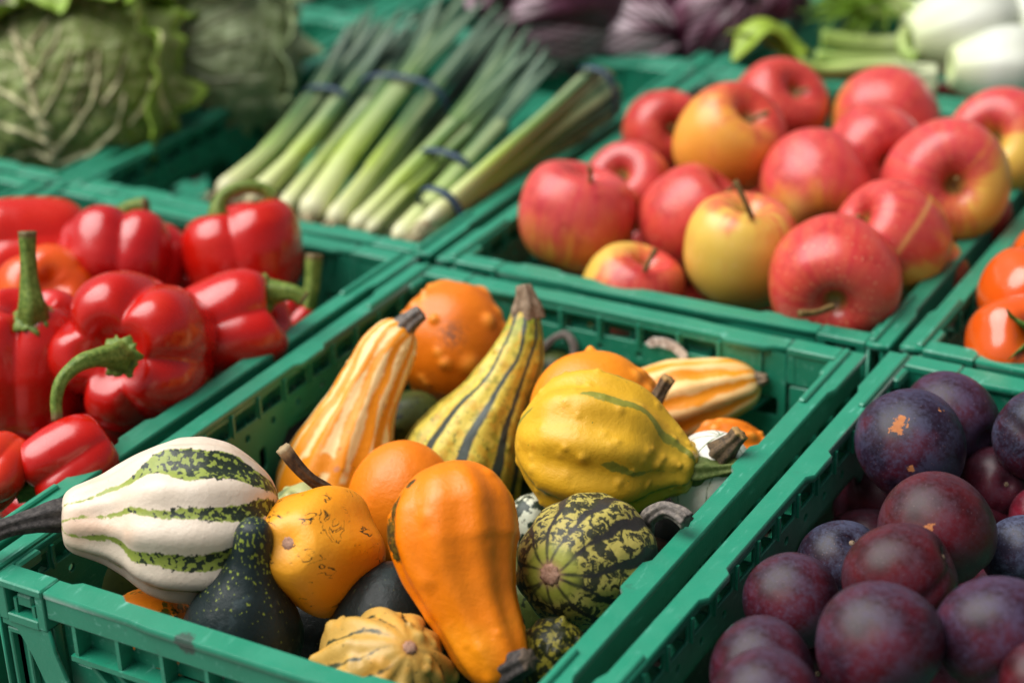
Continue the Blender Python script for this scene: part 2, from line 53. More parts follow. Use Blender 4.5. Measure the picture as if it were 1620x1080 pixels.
{'name': 'lower_gourd', 'label': 'dark green gourd in the shaded lower layer of the crate, half hidden under others', 'pts': [(0.0777, -0.2699, -0.0769), (0.1031, -0.2554, -0.078), (0.1266, -0.2382, -0.0813)], 'prof': [(0, 0.0), (0.5, 0.02792), (1, 0.0)], 'ref': (0.539, -0.725, 0.59), 'mat': 'black_green', 'ribs': (8, 0.02, 0), 'lump': (0.0008, 50), 'group': 'gourds in the shaded lower layer'},
{'name': 'lower_gourd', 'label': 'dark green gourd in the shaded lower layer of the crate, half hidden under others', 'pts': [(0.1692, -0.2191, -0.0799), (0.194, -0.2033, -0.078), (0.217, -0.1843, -0.0777)], 'prof': [(0, 0.0), (0.5, 0.02789), (1, 0.0)], 'ref': (0.448, -0.777, 0.589), 'mat': 'shade_green', 'ribs': (8, 0.02, 0), 'lump': (0.0008, 50), 'group': 'gourds in the shaded lower layer'},
{'name': 'lower_gourd', 'label': 'dark green gourd in the shaded lower layer of the crate, half hidden under others', 'pts': [(0.2102, -0.1902, -0.0829), (0.2344, -0.173, -0.078), (0.2585, -0.1554, -0.0813)], 'prof': [(0, 0.0), (0.5, 0.02801), (1, 0.0)], 'ref': (0.407, -0.806, 0.592), 'mat': 'black_green', 'ribs': (8, 0.02, 0), 'lump': (0.0008, 50), 'group': 'gourds in the shaded lower layer'},
{'name': 'lower_gourd', 'label': 'dark green gourd in the shaded lower layer of the crate, half hidden under others', 'pts': [(0.0243, -0.2623, -0.0769), (0.0504, -0.2475, -0.078), (0.0737, -0.2282, -0.0775)], 'prof': [(0, 0.0), (0.5, 0.02872), (1, 0.0)], 'ref': (0.592, -0.733, 0.588), 'mat': 'shade_green', 'ribs': (8, 0.02, 0), 'lump': (0.0008, 50), 'group': 'gourds in the shaded lower layer'},
{'name': 'lower_gourd', 'label': 'dark green gourd in the shaded lower layer of the crate, half hidden under others', 'pts': [(0.0154, -0.306, -0.0799), (0.0402, -0.2902, -0.078), (0.0635, -0.273, -0.0813)], 'prof': [(0, 0.0), (0.5, 0.02798), (1, 0.0)], 'ref': (0.602, -0.69, 0.591), 'mat': 'black_green', 'ribs': (8, 0.02, 0), 'lump': (0.0008, 50), 'group': 'gourds in the shaded lower layer'},
{'name': 'lower_gourd', 'label': 'dark green gourd in the shaded lower layer of the crate, half hidden under others', 'pts': [(0.176, -0.3048, -0.0826), (0.1985, -0.2888, -0.078), (0.2199, -0.2709, -0.078)], 'prof': [(0, 0.0), (0.5, 0.0261), (1, 0.0)], 'ref': (0.444, -0.691, 0.59), 'mat': 'shade_green', 'ribs': (8, 0.02, 0), 'lump': (0.0008, 50), 'group': 'gourds in the shaded lower layer'},
{'name': 'lower_gourd', 'label': 'dark green gourd in the shaded lower layer of the crate, half hidden under others', 'pts': [(0.2041, -0.1263, -0.0769), (0.2308, -0.1111, -0.078), (0.2561, -0.0927, -0.0812)], 'prof': [(0, 0.0), (0.5, 0.02931), (1, 0.0)], 'ref': (0.411, -0.869, 0.589), 'mat': 'black_green', 'ribs': (8, 0.02, 0), 'lump': (0.0008, 50), 'group': 'gourds in the shaded lower layer'},
{'name': 'lower_gourd', 'label': 'dark green gourd in the shaded lower layer of the crate, half hidden under others', 'pts': [(0.1242, -0.1095, -0.0801), (0.1514, -0.0921, -0.078), (0.1769, -0.0714, -0.0772)], 'prof': [(0, 0.0), (0.5, 0.03065), (1, 0.0)], 'ref': (0.491, -0.888, 0.589), 'mat': 'shade_green', 'ribs': (8, 0.02, 0), 'lump': (0.0008, 50), 'group': 'gourds in the shaded lower layer'},
{'name': 'lower_gourd', 'label': 'dark green gourd in the shaded lower layer of the crate, half hidden under others', 'pts': [(-0.05, -0.1593, -0.0836), (-0.0225, -0.1398, -0.078), (0.0043, -0.1205, -0.0812)], 'prof': [(0, 0.0), (0.5, 0.03178), (1, 0.0)], 'ref': (0.664, -0.839, 0.592), 'mat': 'black_green', 'ribs': (8, 0.02, 0), 'lump': (0.0008, 50), 'group': 'gourds in the shaded lower layer'},
{'name': 'lower_gourd', 'label': 'dark green gourd in the shaded lower layer of the crate, half hidden under others', 'pts': [(-0.0473, -0.298, -0.0769), (-0.0211, -0.283, -0.078), (0.0021, -0.2638, -0.0775)], 'prof': [(0, 0.0), (0.5, 0.02886), (1, 0.0)], 'ref': (0.664, -0.698, 0.588), 'mat': 'shade_green', 'ribs': (8, 0.02, 0), 'lump': (0.0008, 50), 'group': 'gourds in the shaded lower layer'},
{'name': 'lower_gourd', 'label': 'dark green gourd in the shaded lower layer of the crate, half hidden under others', 'pts': [(0.1323, -0.0428, -0.0802), (0.1606, -0.0247, -0.078), (0.1881, -0.005, -0.0811)], 'prof': [(0, 0.0), (0.5, 0.03191), (1, 0.0)], 'ref': (0.481, -0.955, 0.591), 'mat': 'black_green', 'ribs': (8, 0.02, 0), 'lump': (0.0008, 50), 'group': 'gourds in the shaded lower layer'},
{'name': 'lower_gourd', 'label': 'dark green gourd in the shaded lower layer of the crate, half hidden under others', 'pts': [(-0.0461, -0.0861, -0.0838), (-0.0174, -0.0657, -0.078), (0.0099, -0.0436, -0.0768)], 'prof': [(0, 0.0), (0.5, 0.03322), (1, 0.0)], 'ref': (0.66, -0.914, 0.59), 'mat': 'shade_green', 'ribs': (8, 0.02, 0), 'lump': (0.0008, 50), 'group': 'gourds in the shaded lower layer'},
{'name': 'lower_gourd', 'label': 'dark green gourd in the shaded lower layer of the crate, half hidden under others', 'pts': [(0.0864, -0.3044, -0.077), (0.111, -0.2903, -0.078), (0.1337, -0.2735, -0.0813)], 'prof': [(0, 0.0), (0.5, 0.02712), (1, 0.0)], 'ref': (0.531, -0.69, 0.59), 'mat': 'black_green', 'ribs': (8, 0.02, 0), 'lump': (0.0008, 50), 'group': 'gourds in the shaded lower layer'}]
FRUITS = [
{'kind': 'apple', 'label': 'apple with a plain red shoulder at the near left corner of its crate, stem upright', 'c': (0.0624, 0.0844, 0.006), 'r': 0.03801, 'ax': (0.145, 0.233, 0.962), 'col': 'pinkred', 'stem': {'pts': [(0.0792, 0.0728, 0.0362), (0.0803, 0.072, 0.0427), (0.0792, 0.0716, 0.0478)], 'r': [0.00163, 0.00143, 0.00184]}, 'ref': (0.458, -0.772, 0.44)},
{'kind': 'apple', 'label': 'low-lying red and yellow apple half sunk behind the near rim, thin stem leaning right', 'c': (0.1258, 0.0374, -0.018), 'r': 0.03211, 'ax': (0.326, 0.124, 0.937), 'col': 'redyellow', 'stem': {'pts': [(0.1437, 0.0194, 0.0091), (0.1454, 0.0211, 0.0149), (0.1483, 0.0257, 0.0223)], 'r': [0.00157, 0.00137, 0.00196]}, 'ref': (0.458, -0.772, 0.44)},
{'kind': 'apple', 'label': 'dark red apple squeezed between the near left apple and the yellow-green one', 'c': (0.1313, 0.1157, 0.004), 'r': 0.03578, 'ax': (0.642, 0.305, 0.703), 'col': 'red', 'stem': {'pts': [(0.1578, 0.1075, 0.0303), (0.1617, 0.1083, 0.0344)], 'r': [0.00163, 0.00122]}, 'ref': (0.458, -0.772, 0.44)},
{'kind': 'apple', 'label': 'yellow-green apple with a pink shoulder and a long upright stem, in the near row', 'c': (0.1822, 0.0784, 0.006), 'r': 0.03589, 'ax': (0.092, 0.016, 0.996), 'col': 'green', 'stem': {'pts': [(0.1962, 0.0586, 0.0384), (0.1928, 0.0568, 0.0479), (0.1846, 0.059, 0.0603)], 'r': [0.00176, 0.00156, 0.00215]}, 'ref': (0.458, -0.772, 0.44)},
{'kind': 'apple', 'label': 'large red speckled apple facing forward at the near right corner, stem in its hollow', 'c': (0.2535, 0.0505, 0.012), 'r': 0.03872, 'ax': (0.355, -0.932, -0.07), 'col': 'redspeck', 'stem': {'pts': [(0.2668, 0.0128, 0.0138), (0.2607, 0.0012, 0.0135), (0.2541, -0.0071, 0.015)], 'r': [0.00186, 0.00168, 0.00223]}, 'ref': (0.458, -0.772, 0.44)},
{'kind': 'apple', 'label': 'bright red apple with a pale streak lying on its side by the right rim', 'c': (0.2636, 0.1174, 0.014), 'r': 0.03558, 'ax': (-0.541, -0.582, 0.607), 'col': 'streak', 'ref': (0.458, -0.772, 0.44)},
{'kind': 'apple', 'label': 'orange-yellow blushed apple in the middle with its blossom hollow facing forward', 'c': (0.1919, 0.1733, 0.014), 'r': 0.03612, 'ax': (-0.485, 0.773, 0.409), 'col': 'midblush', 'ref': (0.458, -0.772, 0.44)},
{'kind': 'apple', 'label': 'orange and golden apple on top of the pile with a dark slanting stem', 'c': (0.1209, 0.1916, 0.03), 'r': 0.03594, 'ax': (0.591, -0.116, 0.799), 'col': 'golden', 'stem': {'pts': [(0.1451, 0.1687, 0.0555), (0.1494, 0.17, 0.0579), (0.1566, 0.1749, 0.0612)], 'r': [0.00169, 0.00148, 0.00211]}, 'ref': (0.458, -0.772, 0.44)},
{'kind': 'apple', 'label': 'round red apple right behind the orange and golden one', 'c': (0.1179, 0.2826, 0.024), 'r': 0.0339, 'ax': (0.651, -0.266, 0.711), 'col': 'red', 'stem': {'pts': [(0.142, 0.2622, 0.0451), (0.149, 0.263, 0.0481)], 'r': [0.00178, 0.00134]}, 'ref': (0.458, -0.772, 0.44)},
{'kind': 'apple', 'label': 'red apple tucked against the left rim behind the orange and golden one', 'c': (0.0515, 0.238, 0.012), 'r': 0.02946, 'ax': (0.645, -0.667, 0.372), 'col': 'red', 'ref': (0.458, -0.772, 0.44)},
{'kind': 'apple', 'label': 'pinkish apple with a yellow hollow tucked behind the near left apple', 'c': (0.0692, 0.1471, 0.004), 'r': 0.02962, 'ax': (0.065, -0.688, 0.723), 'col': 'pinkyellow', 'ref': (0.458, -0.772, 0.44)},
{'kind': 'apple', 'label': 'crimson topped apple with a golden cheek at the back of the pile', 'c': (0.1887, 0.3101, 0.014), 'r': 0.03818, 'ax': (-0.196, 0.973, -0.121), 'col': 'crimson', 'ref': (0.458, -0.772, 0.44)},
{'kind': 'apple', 'label': 'red apple with a yellow hollow in the middle of the back half', 'c': (0.2094, 0.2343, 0.02), 'r': 0.03375, 'ax': (0.667, -0.736, 0.116), 'col': 'pinkyellow', 'ref': (0.458, -0.772, 0.44)},
{'kind': 'apple', 'label': 'large pale red apple with a yellow right cheek near the right rim', 'c': (0.2702, 0.1935, 0.024), 'r': 0.04028, 'ax': (0.476, -0.809, 0.345), 'col': 'bigpale', 'ref': (0.458, -0.772, 0.44)},
{'kind': 'apple', 'label': 'crimson apple with a yellow patch at the back right corner of its crate', 'c': (0.2784, 0.292, 0.018), 'r': 0.0375, 'ax': (-0.011, -0.892, 0.452), 'col': 'crimson2', 'ref': (0.458, -0.772, 0.44)},
{'kind': 'apple', 'label': 'yellowish apple wedged low between the right rim and the forward-facing apple', 'c': (0.2772, 0.1425, -0.02), 'r': 0.02848, 'ax': (0.096, 0.493, -0.865), 'col': 'greenlow', 'ref': (0.458, -0.772, 0.44)},
{'kind': 'apple', 'label': 'red apple wedged against the right rim under the large pale red one', 'c': (0.2778, 0.2228, -0.012), 'r': 0.02896, 'ax': (-0.359, 0.06, -0.932), 'col': 'red', 'ref': (0.458, -0.772, 0.44)},
{'kind': 'apple', 'label': 'red apple in the shaded lower layer of the apple crate, half hidden under others', 'c': (0.1086, 0.1271, -0.06), 'r': 0.03118, 'ax': (0.534, -0.212, 0.818), 'col': 'red', 'group': 'apples in the shaded lower layer', 'ref': (0.458, -0.772, 0.44)},
{'kind': 'apple', 'label': 'red apple in the shaded lower layer of the apple crate, half hidden under others', 'c': (0.1536, 0.1602, -0.065), 'r': 0.03135, 'ax': (0.534, -0.212, 0.818), 'col': 'red', 'group': 'apples in the shaded lower layer', 'ref': (0.458, -0.772, 0.44)},
{'kind': 'apple', 'label': 'red apple in the shaded lower layer of the apple crate, half hidden under others', 'c': (0.017, 0.2958, -0.06), 'r': 0.03516, 'ax': (0.534, -0.212, 0.818), 'col': 'red', 'group': 'apples in the shaded lower layer', 'ref': (0.458, -0.772, 0.44)},
{'kind': 'apple', 'label': 'red apple in the shaded lower layer of the apple crate, half hidden under others', 'c': (0.1005, 0.2931, -0.06), 'r': 0.03423, 'ax': (0.534, -0.212, 0.818), 'col': 'red', 'group': 'apples in the shaded lower layer', 'ref': (0.458, -0.772, 0.44)},
{'kind': 'apple', 'label': 'red apple in the shaded lower layer of the apple crate, half hidden under others', 'c': (0.0195, 0.3692, -0.06), 'r': 0.03645, 'ax': (0.534, -0.212, 0.818), 'col': 'red', 'group': 'apples in the shaded lower layer', 'ref': (0.458, -0.772, 0.44)},
{'kind': 'apple', 'label': 'red apple in the shaded lower layer of the apple crate, half hidden under others', 'c': (0.168, 0.2478, -0.06), 'r': 0.03271, 'ax': (0.534, -0.212, 0.818), 'col': 'red', 'group': 'apples in the shaded lower layer', 'ref': (0.458, -0.772, 0.44)},
{'kind': 'apple', 'label': 'red apple in the shaded lower layer of the apple crate, half hidden under others', 'c': (0.0967, 0.4655, -0.06), 'r': 0.03735, 'ax': (0.534, -0.212, 0.818), 'col': 'red', 'group': 'apples in the shaded lower layer', 'ref': (0.458, -0.772, 0.44)},
{'kind': 'apple', 'label': 'red apple in the shaded lower layer of the apple crate, half hidden under others', 'c': (0.0368, 0.1746, -0.06), 'r': 0.03279, 'ax': (0.534, -0.212, 0.818), 'col': 'red', 'group': 'apples in the shaded lower layer', 'ref': (0.458, -0.772, 0.44)},
{'kind': 'apple', 'label': 'red apple in the shaded lower layer of the apple crate, half hidden under others', 'c': (0.1835, 0.3312, -0.06), 'r': 0.03403, 'ax': (0.534, -0.212, 0.818), 'col': 'red', 'group': 'apples in the shaded lower layer', 'ref': (0.458, -0.772, 0.44)},
{'kind': 'apple', 'label': 'red apple in the shaded lower layer of the apple crate, half hidden under others', 'c': (0.1647, 0.4959, -0.06), 'r': 0.03717, 'ax': (0.534, -0.212, 0.818), 'col': 'red', 'group': 'apples in the shaded lower layer', 'ref': (0.458, -0.772, 0.44)},
{'kind': 'plum', 'label': 'dusky blue-violet plum with a tan scab on its upper left, topmost by the crate rim', 'c': (0.3517, -0.0917, -0.004), 'r': 0.02805, 'ax': (0.518, -0.711, -0.476), 'col': 'dusky', 'ref': (0.458, -0.772, 0.44)},
{'kind': 'plum', 'label': 'violet plum at the back of its crate, behind the one with the tan scab', 'c': (0.358, -0.0468, -0.008), 'r': 0.02424, 'ax': (0.895, -0.428, -0.129), 'col': 'violet', 'ref': (0.458, -0.772, 0.44)},
{'kind': 'plum', 'label': 'bluish plum cut by the right edge of the picture, upper row', 'c': (0.4097, -0.0611, 0.0), 'r': 0.02338, 'ax': (0.817, -0.529, -0.227), 'col': 'bluish', 'ref': (0.458, -0.772, 0.44)},
{'kind': 'plum', 'label': 'glossy wine-red plum with a small tan scar, in the middle of the pile', 'c': (0.3939, -0.1747, 0.002), 'r': 0.02723, 'ax': (0.109, 0.815, -0.57), 'col': 'wine', 'ref': (0.458, -0.772, 0.44)},
{'kind': 'plum', 'label': 'wine-red plum with a groove along its top, before the one with the scar', 'c': (0.3929, -0.223, 0.002), 'r': 0.0259, 'ax': (0.761, 0.345, 0.55), 'col': 'wine2', 'ref': (0.458, -0.772, 0.44)},
{'kind': 'plum', 'label': 'dark bluish plum lying low against the left wall of its crate', 'c': (0.3482, -0.1814, -0.024), 'r': 0.02031, 'ax': (0.453, -0.275, 0.848), 'col': 'bluish', 'ref': (0.458, -0.772, 0.44)},
{'kind': 'plum', 'label': 'purple-red plum with a soft highlight beside the left wall of its crate', 'c': (0.3479, -0.2398, -0.014), 'r': 0.0228, 'ax': (-0.055, 0.714, -0.698), 'col': 'purple', 'ref': (0.458, -0.772, 0.44)},
{'kind': 'plum', 'label': 'large dusky purple plum at the bottom of the picture, nearest the viewer', 'c': (0.4043, -0.2809, 0.006), 'r': 0.02744, 'ax': (-0.076, 0.722, -0.688), 'col': 'purple2', 'ref': (0.458, -0.772, 0.44)},
{'kind': 'plum', 'label': 'large violet plum with a deep groove at the lower right', 'c': (0.4468, -0.2488, 0.004), 'r': 0.02654, 'ax': (0.775, -0.058, 0.63), 'col': 'violet2', 'ref': (0.458, -0.772, 0.44)},
{'kind': 'plum', 'label': 'plum with a matt violet bloom in the lower left of its crate', 'c': (0.3572, -0.298, -0.012), 'r': 0.02325, 'ax': (-0.259, 0.637, -0.726), 'col': 'purple', 'ref': (0.458, -0.772, 0.44)},
{'kind': 'plum', 'label': 'plum cut by the bottom edge in the left corner, under the matt violet one', 'c': (0.3743, -0.3314, -0.004), 'r': 0.02492, 'ax': (-0.259, 0.637, -0.726), 'col': 'purple2', 'ref': (0.458, -0.772, 0.44)},
{'kind': 'plum', 'label': 'dark red plum sunk in shade at the back, its pale stem end showing', 'c': (0.3886, -0.0623, -0.034), 'r': 0.01993, 'ax': (0.524, -0.671, 0.525), 'col': 'shade', 'ref': (0.458, -0.772, 0.44)},
{'kind': 'plum', 'label': 'slate-blue plum low at the right edge of the picture', 'c': (0.4265, -0.1409, -0.022), 'r': 0.01898, 'ax': (0.18, 0.609, -0.773), 'col': 'slate', 'ref': (0.458, -0.772, 0.44)},
{'kind': 'plum', 'label': 'bright red plum just showing at the right edge between two bluish plums', 'c': (0.4167, -0.0821, -0.034), 'r': 0.01423, 'ax': (-0.276, 0.422, -0.864), 'col': 'red', 'ref': (0.458, -0.772, 0.44)},
{'kind': 'plum', 'label': 'reddish plum in the bottom right corner of the picture', 'c': (0.4706, -0.2705, 0.002), 'r': 0.01644, 'ax': (-0.086, 0.578, -0.811), 'col': 'wine', 'ref': (0.458, -0.772, 0.44)},
{'kind': 'plum', 'label': 'dark plum in the shaded lower layer of the plum crate, half hidden under others', 'c': (0.3469, -0.198, -0.06), 'r': 0.02409, 'ax': (0.641, -0.333, 0.692), 'col': 'shade', 'group': 'plums in the shaded lower layer', 'ref': (0.458, -0.772, 0.44)},
{'kind': 'plum', 'label': 'dark plum in the shaded lower layer of the plum crate, half hidden under others', 'c': (0.3804, -0.1277, -0.062), 'r': 0.02506, 'ax': (0.641, -0.333, 0.692), 'col': 'shade', 'group': 'plums in the shaded lower layer', 'ref': (0.458, -0.772, 0.44)},
{'kind': 'plum', 'label': 'dark plum in the shaded lower layer of the plum crate, half hidden under others', 'c': (0.3276, -0.0575, -0.065), 'r': 0.02701, 'ax': (0.641, -0.333, 0.692), 'col': 'shade', 'group': 'plums in the shaded lower layer', 'ref': (0.458, -0.772, 0.44)},
{'kind': 'plum', 'label': 'dark plum in the shaded lower layer of the plum crate, half hidden under others', 'c': (0.3841, -0.0785, -0.062), 'r': 0.02595, 'ax': (0.641, -0.333, 0.692), 'col': 'shade', 'group': 'plums in the shaded lower layer', 'ref': (0.458, -0.772, 0.44)},
{'kind': 'plum', 'label': 'dark plum in the shaded lower layer of the plum crate, half hidden under others', 'c': (0.3491, 0.0177, -0.066), 'r': 0.02819, 'ax': (0.641, -0.333, 0.692), 'col': 'shade', 'group': 'plums in the shaded lower layer', 'ref': (0.458, -0.772, 0.44)},
{'kind': 'plum', 'label': 'dark plum in the shaded lower layer of the plum crate, half hidden under others', 'c': (0.3447, -0.1581, -0.066), 'r': 0.02493, 'ax': (0.641, -0.333, 0.692), 'col': 'shade', 'group': 'plums in the shaded lower layer', 'ref': (0.458, -0.772, 0.44)},
{'kind': 'plum', 'label': 'dark plum in the shaded lower layer of the plum crate, half hidden under others', 'c': (0.35, -0.2374, -0.06), 'r': 0.02332, 'ax': (0.641, -0.333, 0.692), 'col': 'shade', 'group': 'plums in the shaded lower layer', 'ref': (0.458, -0.772, 0.44)},
{'kind': 'plum', 'label': 'dark plum in the shaded lower layer of the plum crate, half hidden under others', 'c': (0.4204, -0.1304, -0.06), 'r': 0.02455, 'ax': (0.641, -0.333, 0.692), 'col': 'shade', 'group': 'plums in the shaded lower layer', 'ref': (0.458, -0.772, 0.44)},
{'kind': 'plum', 'label': 'dark plum in the shaded lower layer of the plum crate, half hidden under others', 'c': (0.3952, -0.0033, -0.06), 'r': 0.02722, 'ax': (0.641, -0.333, 0.692), 'col': 'shade', 'group': 'plums in the shaded lower layer', 'ref': (0.458, -0.772, 0.44)},
{'kind': 'plum', 'label': 'dark plum in the shaded lower layer of the plum crate, half hidden under others', 'c': (0.4081, -0.208, -0.06), 'r': 0.02322, 'ax': (0.641, -0.333, 0.692), 'col': 'shade', 'group': 'plums in the shaded lower layer', 'ref': (0.458, -0.772, 0.44)},
{'kind': 'plum', 'label': 'dark plum in the shaded lower layer of the plum crate, half hidden under others', 'c': (0.3352, -0.106, -0.068), 'r': 0.02604, 'ax': (0.641, -0.333, 0.692), 'col': 'shade', 'group': 'plums in the shaded lower layer', 'ref': (0.458, -0.772, 0.44)},
{'kind': 'plum', 'label': 'dark plum in the shaded lower layer of the plum crate, half hidden under others', 'c': (0.2925, 0.0813, -0.068), 'r': 0.03004, 'ax': (0.641, -0.333, 0.692), 'col': 'shade', 'group': 'plums in the shaded lower layer', 'ref': (0.458, -0.772, 0.44)},
{'kind': 'pepper', 'label': 'big shiny red pepper facing forward, its curled green stem hanging down to the left', 'c': (-0.0616, -0.2081, 0.012), 'r': 0.04545, 'ax': (0.255, -0.872, 0.418), 'col': 'red', 'lobes': 5, 'sc': (1.03, 0.9), 'seed': 1, 'stem': {'pts': [(-0.0381, -0.2469, 0.033), (-0.0342, -0.2567, 0.039), (-0.0358, -0.2685, 0.0426), (-0.0403, -0.2796, 0.0414), (-0.0433, -0.2871, 0.0361), (-0.0439, -0.2921, 0.0279), (-0.0413, -0.2967, 0.0172)], 'r': [0.00852, 0.00639, 0.00479, 0.00408, 0.00337, 0.00337, 0.00284]}, 'ref': (0.458, -0.772, 0.44)},
{'kind': 'pepper', 'label': 'red pepper at the left edge standing upright on its side lobes, tall straight green stem', 'c': (-0.1222, -0.2326, 0.006), 'r': 0.0373, 'ax': (0.028, 0.125, 0.992), 'col': 'red', 'lobes': 4, 'sc': (1, 1.05), 'seed': 2, 'stem': {'pts': [(-0.1062, -0.2371, 0.0382), (-0.1049, -0.2385, 0.0457), (-0.1067, -0.2364, 0.056), (-0.1093, -0.232, 0.0709), (-0.1111, -0.2274, 0.0854)], 'r': [0.00933, 0.00646, 0.00466, 0.00412, 0.00502]}, 'ref': (0.458, -0.772, 0.44)},
{'kind': 'pepper', 'label': 'orange-red pepper behind the one with the tall straight stem', 'c': (-0.1882, -0.1438, -0.004), 'r': 0.03283, 'ax': (-0.655, 0.482, -0.582), 'col': 'orange', 'lobes': 4, 'sc': (1.05, 0.9), 'seed': 3, 'ref': (0.458, -0.772, 0.44)},
{'kind': 'pepper', 'label': 'red pepper lying on its side in the far left corner of its crate', 'c': (-0.2401, -0.104, 0.004), 'r': 0.03499, 'ax': (-0.625, -0.776, 0.083), 'col': 'brightred', 'lobes': 3, 'sc': (1, 1.1), 'seed': 4, 'ref': (0.458, -0.772, 0.44)},
{'kind': 'pepper', 'label': 'pinkish red ribbed pepper in the back row, short bent green stem on top', 'c': (-0.1647, -0.0939, 0.006), 'r': 0.04141, 'ax': (-0.279, 0.647, 0.709), 'col': 'pinkred', 'lobes': 6, 'sc': (1.02, 0.66), 'seed': 5, 'stem': {'pts': [(-0.1755, -0.0793, 0.0201), (-0.1786, -0.0784, 0.0248), (-0.1738, -0.0752, 0.0301), (-0.162, -0.0702, 0.0333)], 'r': [0.00796, 0.00597, 0.00498, 0.00518]}, 'ref': (0.458, -0.772, 0.44)},
{'kind': 'pepper', 'label': 'smooth red pepper in the back row with a long hooked green stem', 'c': (-0.1001, -0.0572, 0.006), 'r': 0.03858, 'ax': (-0.293, 0.159, 0.943), 'col': 'red', 'lobes': 3, 'sc': (1.02, 0.85), 'seed': 6, 'stem': {'pts': [(-0.1085, -0.0647, 0.0289), (-0.1106, -0.0642, 0.0343), (-0.1113, -0.0595, 0.041), (-0.1072, -0.0519, 0.0456), (-0.0996, -0.0442, 0.0466), (-0.0917, -0.0387, 0.0434), (-0.0849, -0.037, 0.0371)], 'r': [0.00676, 0.00517, 0.00438, 0.00398, 0.00378, 0.00398, 0.00438]}, 'ref': (0.458, -0.772, 0.44)},
{'kind': 'pepper', 'label': 'red pepper lying on its side by the right rim, green stem pointing right', 'c': (-0.0438, -0.1471, 0.004), 'r': 0.03536, 'ax': (0.784, 0.523, 0.335), 'col': 'red', 'lobes': 3, 'sc': (0.95, 1.02), 'seed': 7, 'stem': {'pts': [(-0.0281, -0.1271, 0.0227), (-0.0214, -0.125, 0.0239), (-0.0143, -0.1224, 0.0234), (-0.0071, -0.1204, 0.0195)], 'r': [0.0081, 0.00589, 0.00479, 0.00442]}, 'ref': (0.458, -0.772, 0.44)},
{'kind': 'pepper', 'label': 'small red pepper low at the right rim by its crossed-over upright green stem', 'c': (-0.0483, -0.0806, -0.02), 'r': 0.01708, 'ax': (0.295, 0.697, 0.654), 'col': 'red', 'lobes': 4, 'sc': (1, 1), 'seed': 8, 'stem': {'pts': [(-0.0386, -0.0812, -0.022), (-0.0376, -0.0772, -0.0116), (-0.0374, -0.0714, 0.003), (-0.0385, -0.0647, 0.0204)], 'r': [0.00582, 0.00485, 0.00466, 0.00505]}, 'ref': (0.458, -0.772, 0.44)},
{'kind': 'pepper', 'label': 'glossy red pepper lying low in the near corner, green calyx turned to the left', 'c': (-0.0347, -0.3015, -0.006), 'r': 0.02649, 'ax': (-0.474, -0.806, -0.354), 'col': 'red', 'lobes': 4, 'sc': (1.0, 0.95), 'seed': 9, 'stem': {'pts': [(-0.0449, -0.3123, -0.0144), (-0.0472, -0.3168, -0.0153), (-0.0524, -0.3235, -0.017)], 'r': [0.00993, 0.00596, 0.00431]}, 'ref': (0.458, -0.772, 0.44)},
{'kind': 'pepper', 'label': 'red-orange pepper cut by the left edge, low in the near corner', 'c': (-0.0571, -0.3314, 0.0), 'r': 0.01827, 'ax': (0.17, -0.975, -0.143), 'col': 'redorange', 'lobes': 4, 'sc': (1, 1.2), 'seed': 10, 'ref': (0.458, -0.772, 0.44)},
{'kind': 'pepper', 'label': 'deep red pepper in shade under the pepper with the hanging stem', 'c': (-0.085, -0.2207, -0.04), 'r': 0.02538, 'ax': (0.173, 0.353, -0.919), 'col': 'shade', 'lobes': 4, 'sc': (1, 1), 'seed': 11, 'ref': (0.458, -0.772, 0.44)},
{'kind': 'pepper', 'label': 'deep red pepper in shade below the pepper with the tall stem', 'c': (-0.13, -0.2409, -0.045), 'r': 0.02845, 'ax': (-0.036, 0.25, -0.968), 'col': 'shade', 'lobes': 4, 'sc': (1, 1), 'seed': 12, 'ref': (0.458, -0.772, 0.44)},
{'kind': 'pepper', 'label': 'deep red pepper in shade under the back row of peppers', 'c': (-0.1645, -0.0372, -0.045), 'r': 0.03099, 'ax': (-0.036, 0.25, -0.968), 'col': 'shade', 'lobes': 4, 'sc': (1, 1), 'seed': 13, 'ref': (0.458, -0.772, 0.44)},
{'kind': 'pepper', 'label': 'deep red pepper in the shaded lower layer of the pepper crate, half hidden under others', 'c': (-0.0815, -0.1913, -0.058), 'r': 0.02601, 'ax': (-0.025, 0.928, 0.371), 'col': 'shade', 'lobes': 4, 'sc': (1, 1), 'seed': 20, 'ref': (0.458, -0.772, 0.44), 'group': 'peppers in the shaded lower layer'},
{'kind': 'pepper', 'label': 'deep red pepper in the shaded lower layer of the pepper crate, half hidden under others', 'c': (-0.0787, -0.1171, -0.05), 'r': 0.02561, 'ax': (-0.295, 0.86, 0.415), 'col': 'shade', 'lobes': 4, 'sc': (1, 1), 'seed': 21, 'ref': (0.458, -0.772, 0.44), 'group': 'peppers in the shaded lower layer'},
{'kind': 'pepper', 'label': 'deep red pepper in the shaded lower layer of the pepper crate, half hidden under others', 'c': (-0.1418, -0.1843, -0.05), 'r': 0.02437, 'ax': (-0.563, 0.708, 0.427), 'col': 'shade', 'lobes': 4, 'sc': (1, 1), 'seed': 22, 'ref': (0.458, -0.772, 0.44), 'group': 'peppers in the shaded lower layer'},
{'kind': 'pepper', 'label': 'deep red pepper in the shaded lower layer of the pepper crate, half hidden under others', 'c': (-0.1284, 0.0261, -0.055), 'r': 0.02582, 'ax': (-0.762, 0.509, 0.401), 'col': 'shade', 'lobes': 4, 'sc': (1, 1), 'seed': 23, 'ref': (0.458, -0.772, 0.44), 'group': 'peppers in the shaded lower layer'},
